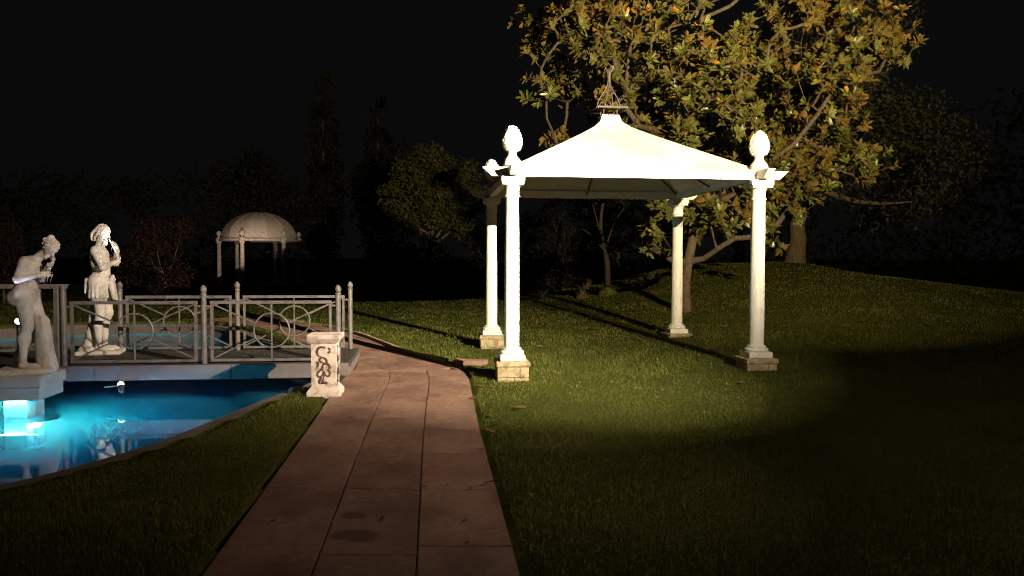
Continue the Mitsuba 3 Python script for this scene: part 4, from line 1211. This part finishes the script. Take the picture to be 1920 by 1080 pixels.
spiky(3.75, 20.5, 34, 0.75, 71, 'pale spiky plant left of the back right gazebo column')
spiky(0.9, 22.5, 24, 0.5, 72, 'small spiky plant in the dark left of the stone urn')
ur = new('stone_urn')
tag(ur, 'dim stone urn on the lawn beside the small thin tree', 'urn')
z0 = float(ground_z(2.02, 21.5))
add(f'{ur}__bowl', place(lathe([(0.10, 0.22), (0.16, 0.26), (0.24, 0.36), (0.27, 0.46), (0.25, 0.50), (0.28, 0.53), (0.26, 0.56), (0.2, 0.55)], 20), frame(2.02, 21.5, z0)), 'terracotta', 40)
add(f'{ur}__foot', place(lathe([(0.20, -0.05), (0.20, 0.05), (0.13, 0.09), (0.08, 0.15), (0.10, 0.22)], 20), frame(2.02, 21.5, z0)), 'terracotta', 40)
rk = trimesh.creation.icosphere(3, 0.25)
rk.vertices *= 1 + 0.5 * (meshkit.fbm(rk.vertices * 5, 3, 19)[:, None] - 0.5)
add('mossy_rock', place(rk, frame(2.72, 21.2, float(ground_z(2.72, 21.2)) + 0.0)), 'soil', 40)
tag('mossy_rock', 'rounded rock at the foot of the small thin tree', 'rock')

# ---------------------------------------------------------------- the domed pavilion far off
dp = new('domed_pavilion')
tag(dp, 'distant round pavilion with a pale dome on six columns and ball finials', 'pavilion')
DC = np.array([-12.75, 38.0, 0.0])
Rd, zs = 1.86, 2.55
NG = 12
for k in range(NG):
    a0, a1 = k * 2 * math.pi / NG, (k + 1) * 2 * math.pi / NG
    v, f = [], []
    for i, e in enumerate(np.linspace(0, math.pi / 2 - 0.03, 12)):
        for j, a in enumerate(np.linspace(a0, a1, 5)):
            s_ = 1 - 0.02 * math.sin(math.pi * j / 4)
            v.append((Rd * math.cos(e) * s_ * math.cos(a), Rd * math.cos(e) * s_ * math.sin(a), zs + 1.36 * math.sin(e) * s_))
    for i in range(11):
        for j in range(4):
            b = i * 5 + j
            f += [[b, b + 1, b + 6], [b, b + 6, b + 5]]
    add(f'{dp}__dome_panel', place(trimesh.Trimesh(np.array(v), f, process=False), frame(*DC)), 'far_white', True)
add(f'{dp}__ring_beam', place(join([ring((0, 0, 0), 1.88, 0.07, 36)]), np.array([[1, 0, 0, DC[0]], [0, 0, 1, DC[1]], [0, 1, 0, zs - 0.05], [0, 0, 0, 1.0]])), 'far_white', 40)
add(f'{dp}__platform', place(lathe([(2.3, -0.2), (2.3, 0.26), (2.22, 0.30), (2.2, 0.30)], 40), frame(*DC)), 'soil', 40)
for k in range(6):
    a = k * math.pi / 3 + 0.42
    c_ = DC + 1.92 * np.array([math.cos(a), math.sin(a), 0])
    ck = add(f'{dp}__column', place(lathe([(0.15, 0.3), (0.15, 0.42), (0.105, 0.46), (0.10, 1.4), (0.09, 2.3), (0.12, 2.34), (0.15, 2.42), (0.15, 2.6)], 16), frame(*c_)), 'far_white', 40)
    add(f'{ck}__finial', place(lathe([(0.07, 2.6), (0.05, 2.66), (0.10, 2.74), (0.12, 2.82), (0.09, 2.91), (0.01, 2.95)], 14), frame(*c_)), 'far_white', 40)

k4, p4, d4 = can_light((-11.6, 31.5, 0.35), (-12.9, 38.0, 3.0), 'unseen small spotlight in the lawn aimed up at the distant domed pavilion', (0.02, 0.02, 0.02), 0.03)  # unseen source, placed to light the far dome
add(f'{k4}__stake', tube([(-11.6, 31.5, -0.1), (-11.6, 31.5, 0.33)], 0.012, 8), 'dark_metal', 40)
spot('dome_beam', p4 + d4 * 0.06, (-12.9, 38.0, 3.4), (58, 43, 35), 18.0, 6.0, 1.6)

# ---------------------------------------------------------------- grass: blades over the lawn in view
rg = np.random.default_rng(99)
n_try = 1500000
yy = 1.0 / rg.uniform(1 / 27.0, 1 / 3.0, n_try)         # density falls with distance
xx = rg.uniform(-0.72, 0.86, n_try) * (yy + 1.2)
dens = np.clip((yy / 7.5) ** 1.0, 0.25, 1.0) * np.where(xx < -3.2, 0.6, 1.0)
m = rg.uniform(size=n_try) < dens * 0.55
xx, yy = xx[m], yy[m]
clear = ~contains_xy(path_keep, xx, yy) & ~contains_xy(pool_out, xx, yy)
c, s = math.cos(ROT), math.sin(ROT)
gx, gy = (xx + 0.002) * c + (yy - 9.9) * s, -(xx + 0.002) * s + (yy - 9.9) * c
for a in (0, W):
    for b in (0, W):
        clear &= (np.abs(gx - a) > 0.215) | (np.abs(gy - b) > 0.215)
clear &= (np.hypot(xx + 2.2, yy - 8.83) > 0.27)
xx, yy = xx[clear], yy[clear]
zz_ = ground_z(xx, yy)
tuft = meshkit.fbm(np.stack([xx * 2.0, yy * 2.0, xx * 0], -1), 3, 44)
n = len(xx)
far = np.clip(yy / 8.0, 0.75, 3.2)
patch = S(0.5, 0.72, meshkit.fbm(np.stack([xx * 0.9, yy * 0.9, xx * 0], -1), 3, 91))
hgt = rg.uniform(0.014, 0.038, n) * (0.5 + 0.9 * tuft) * (1 + 0.9 * patch * rg.uniform(0, 1, n)) * np.clip(far, 1, 1.5)
wid = rg.uniform(0.003, 0.0048, n) * far * 1.25
az = rg.uniform(0, 2 * math.pi, n)
lean = rg.uniform(0.05, 0.75, n)
ld = rg.uniform(0, 2 * math.pi, n)
b0 = np.stack([xx, yy, zz_ - 0.004], 1)
sd = np.stack([np.cos(az), np.sin(az), az * 0], 1) * wid[:, None] * 0.5
le = np.stack([np.cos(ld), np.sin(ld), ld * 0], 1) * (hgt * lean)[:, None]
V = np.stack([b0 - sd, b0 + sd, b0 + le * 0.4 + sd * 0.7 + np.stack([az * 0, az * 0, hgt * 0.6], 1), b0 + le * 0.4 - sd * 0.7 + np.stack([az * 0, az * 0, hgt * 0.6], 1), b0 + le + np.stack([az * 0, az * 0, hgt], 1)], 1)
fc = np.array([(0, 1, 2), (0, 2, 3), (3, 2, 4)])
FF = (fc[None] + (np.arange(n) * 5)[:, None, None]).reshape(-1, 3)
mixv = np.clip(tuft * 1.6 - 0.3 + rg.normal(size=n) * 0.22, 0, 1)[:, None]
gc = (1 - mixv) * np.array([0.072, 0.084, 0.019]) + mixv * np.array([0.150, 0.158, 0.036])
dry = rg.uniform(size=n)[:, None]
gc = np.where(dry < 0.03, np.array([0.15, 0.135, 0.05]), gc) * rg.uniform(0.85, 1.15, (n, 1))
add('grass', (V.reshape(-1, 3), FF), 'grass_blade', False, np.repeat(gc, 5, 0))
tag('grass', 'short mown green lawn grass around the gazebo and along the path', 'grass', kind='stuff')
# taller pale seed heads and small clover flowers standing out of the grass
n2 = 2600
y2 = 1.0 / rg.uniform(1 / 20.0, 1 / 3.2, n2 * 3)
x2 = rg.uniform(-0.2, 0.8, n2 * 3) * (y2 + 1)
pch = meshkit.fbm(np.stack([x2 * 0.8, y2 * 0.8, x2 * 0], -1), 3, 77) - 0.16 + 0.30 * np.exp(-((x2 - 0.9) / 1.6) ** 2 - ((y2 - 9.2) / 1.6) ** 2)
ok = (rg.uniform(size=len(x2)) < np.clip((pch - 0.36) * 3.0, 0.03, 1)) & ~contains_xy(path_keep, x2, y2)
c, s = math.cos(ROT), math.sin(ROT)
x2, y2 = x2[ok], y2[ok]
nf = len(x2)
h2 = rg.uniform(0.03, 0.095, nf)
a2 = rg.uniform(0, 2 * math.pi, nf)
pp = np.stack([x2, y2, ground_z(x2, y2) + h2 * 0.6], 1)
dd = unit(np.stack([np.cos(a2) * 0.5, np.sin(a2) * 0.5, np.ones(nf)], 1))
v, f, cc = tri_leaves(pp, dd, unit(rg.normal(size=(nf, 3))), h2 * 0.55, rg.uniform(0.006, 0.013, nf) * np.clip(y2 / 8, 0.8, 2), np.array([0.27, 0.27, 0.13]) * rg.uniform(0.5, 1.2, (nf, 1)))
st_ = tri_leaves(pp - np.stack([x2 * 0, x2 * 0, h2 * 0.6], 1), np.tile([0, 0, 1.0], (nf, 1)), unit(rg.normal(size=(nf, 3))), h2 * 0.75, np.full(nf, 0.004), np.tile([0.10, 0.12, 0.03], (nf, 1)))
add('clover_heads', (np.vstack([v, st_[0]]), np.vstack([f, st_[1] + len(v)])), 'grass_blade', False, np.vstack([cc, st_[2]]))
tag('clover_heads', 'pale clover heads and grass seed scattered over the lawn', 'wildflowers', kind='stuff')

# dry magnolia leaves fallen on the lawn and the path
n3 = 420
x3 = np.concatenate([rg.normal(4.2, 2.6, 300), rg.uniform(-1.9, 0.3, 45)])
y3 = np.concatenate([rg.normal(16.0, 2.6, 300), rg.uniform(4.0, 11.0, 45)])
on = contains_xy(path_area, x3, y3)
ok = ~contains_xy(pool_out, x3, y3)
x3, y3, on = x3[ok], y3[ok], on[ok]
z3 = np.where(on, 0.012, ground_z(x3, y3) + 0.03)
a3 = rg.uniform(0, 2 * math.pi, len(x3))
d3_ = np.stack([np.cos(a3), np.sin(a3), rg.uniform(-0.1, 0.25, len(x3)) * ~on], 1)
sz = np.where(on, rg.uniform(0.03, 0.07, len(x3)), rg.uniform(0.09, 0.16, len(x3)))
v, f, cc = tri_leaves(np.stack([x3, y3, z3], 1), d3_, unit(np.array([[0, 0, 1.0]]) + rg.normal(size=(len(x3), 3)) * np.where(on, 0.05, 0.25)[:, None]), sz, sz * 0.42, np.array([0.14, 0.085, 0.04]) * rg.uniform(0.5, 1.3, (len(x3), 1)), 2, 0.04)
add('fallen_leaves', (v, f), 'foliage', False, cc)
tag('fallen_leaves', 'dry brown leaves scattered over lawn and path', 'leaf litter', kind='stuff')
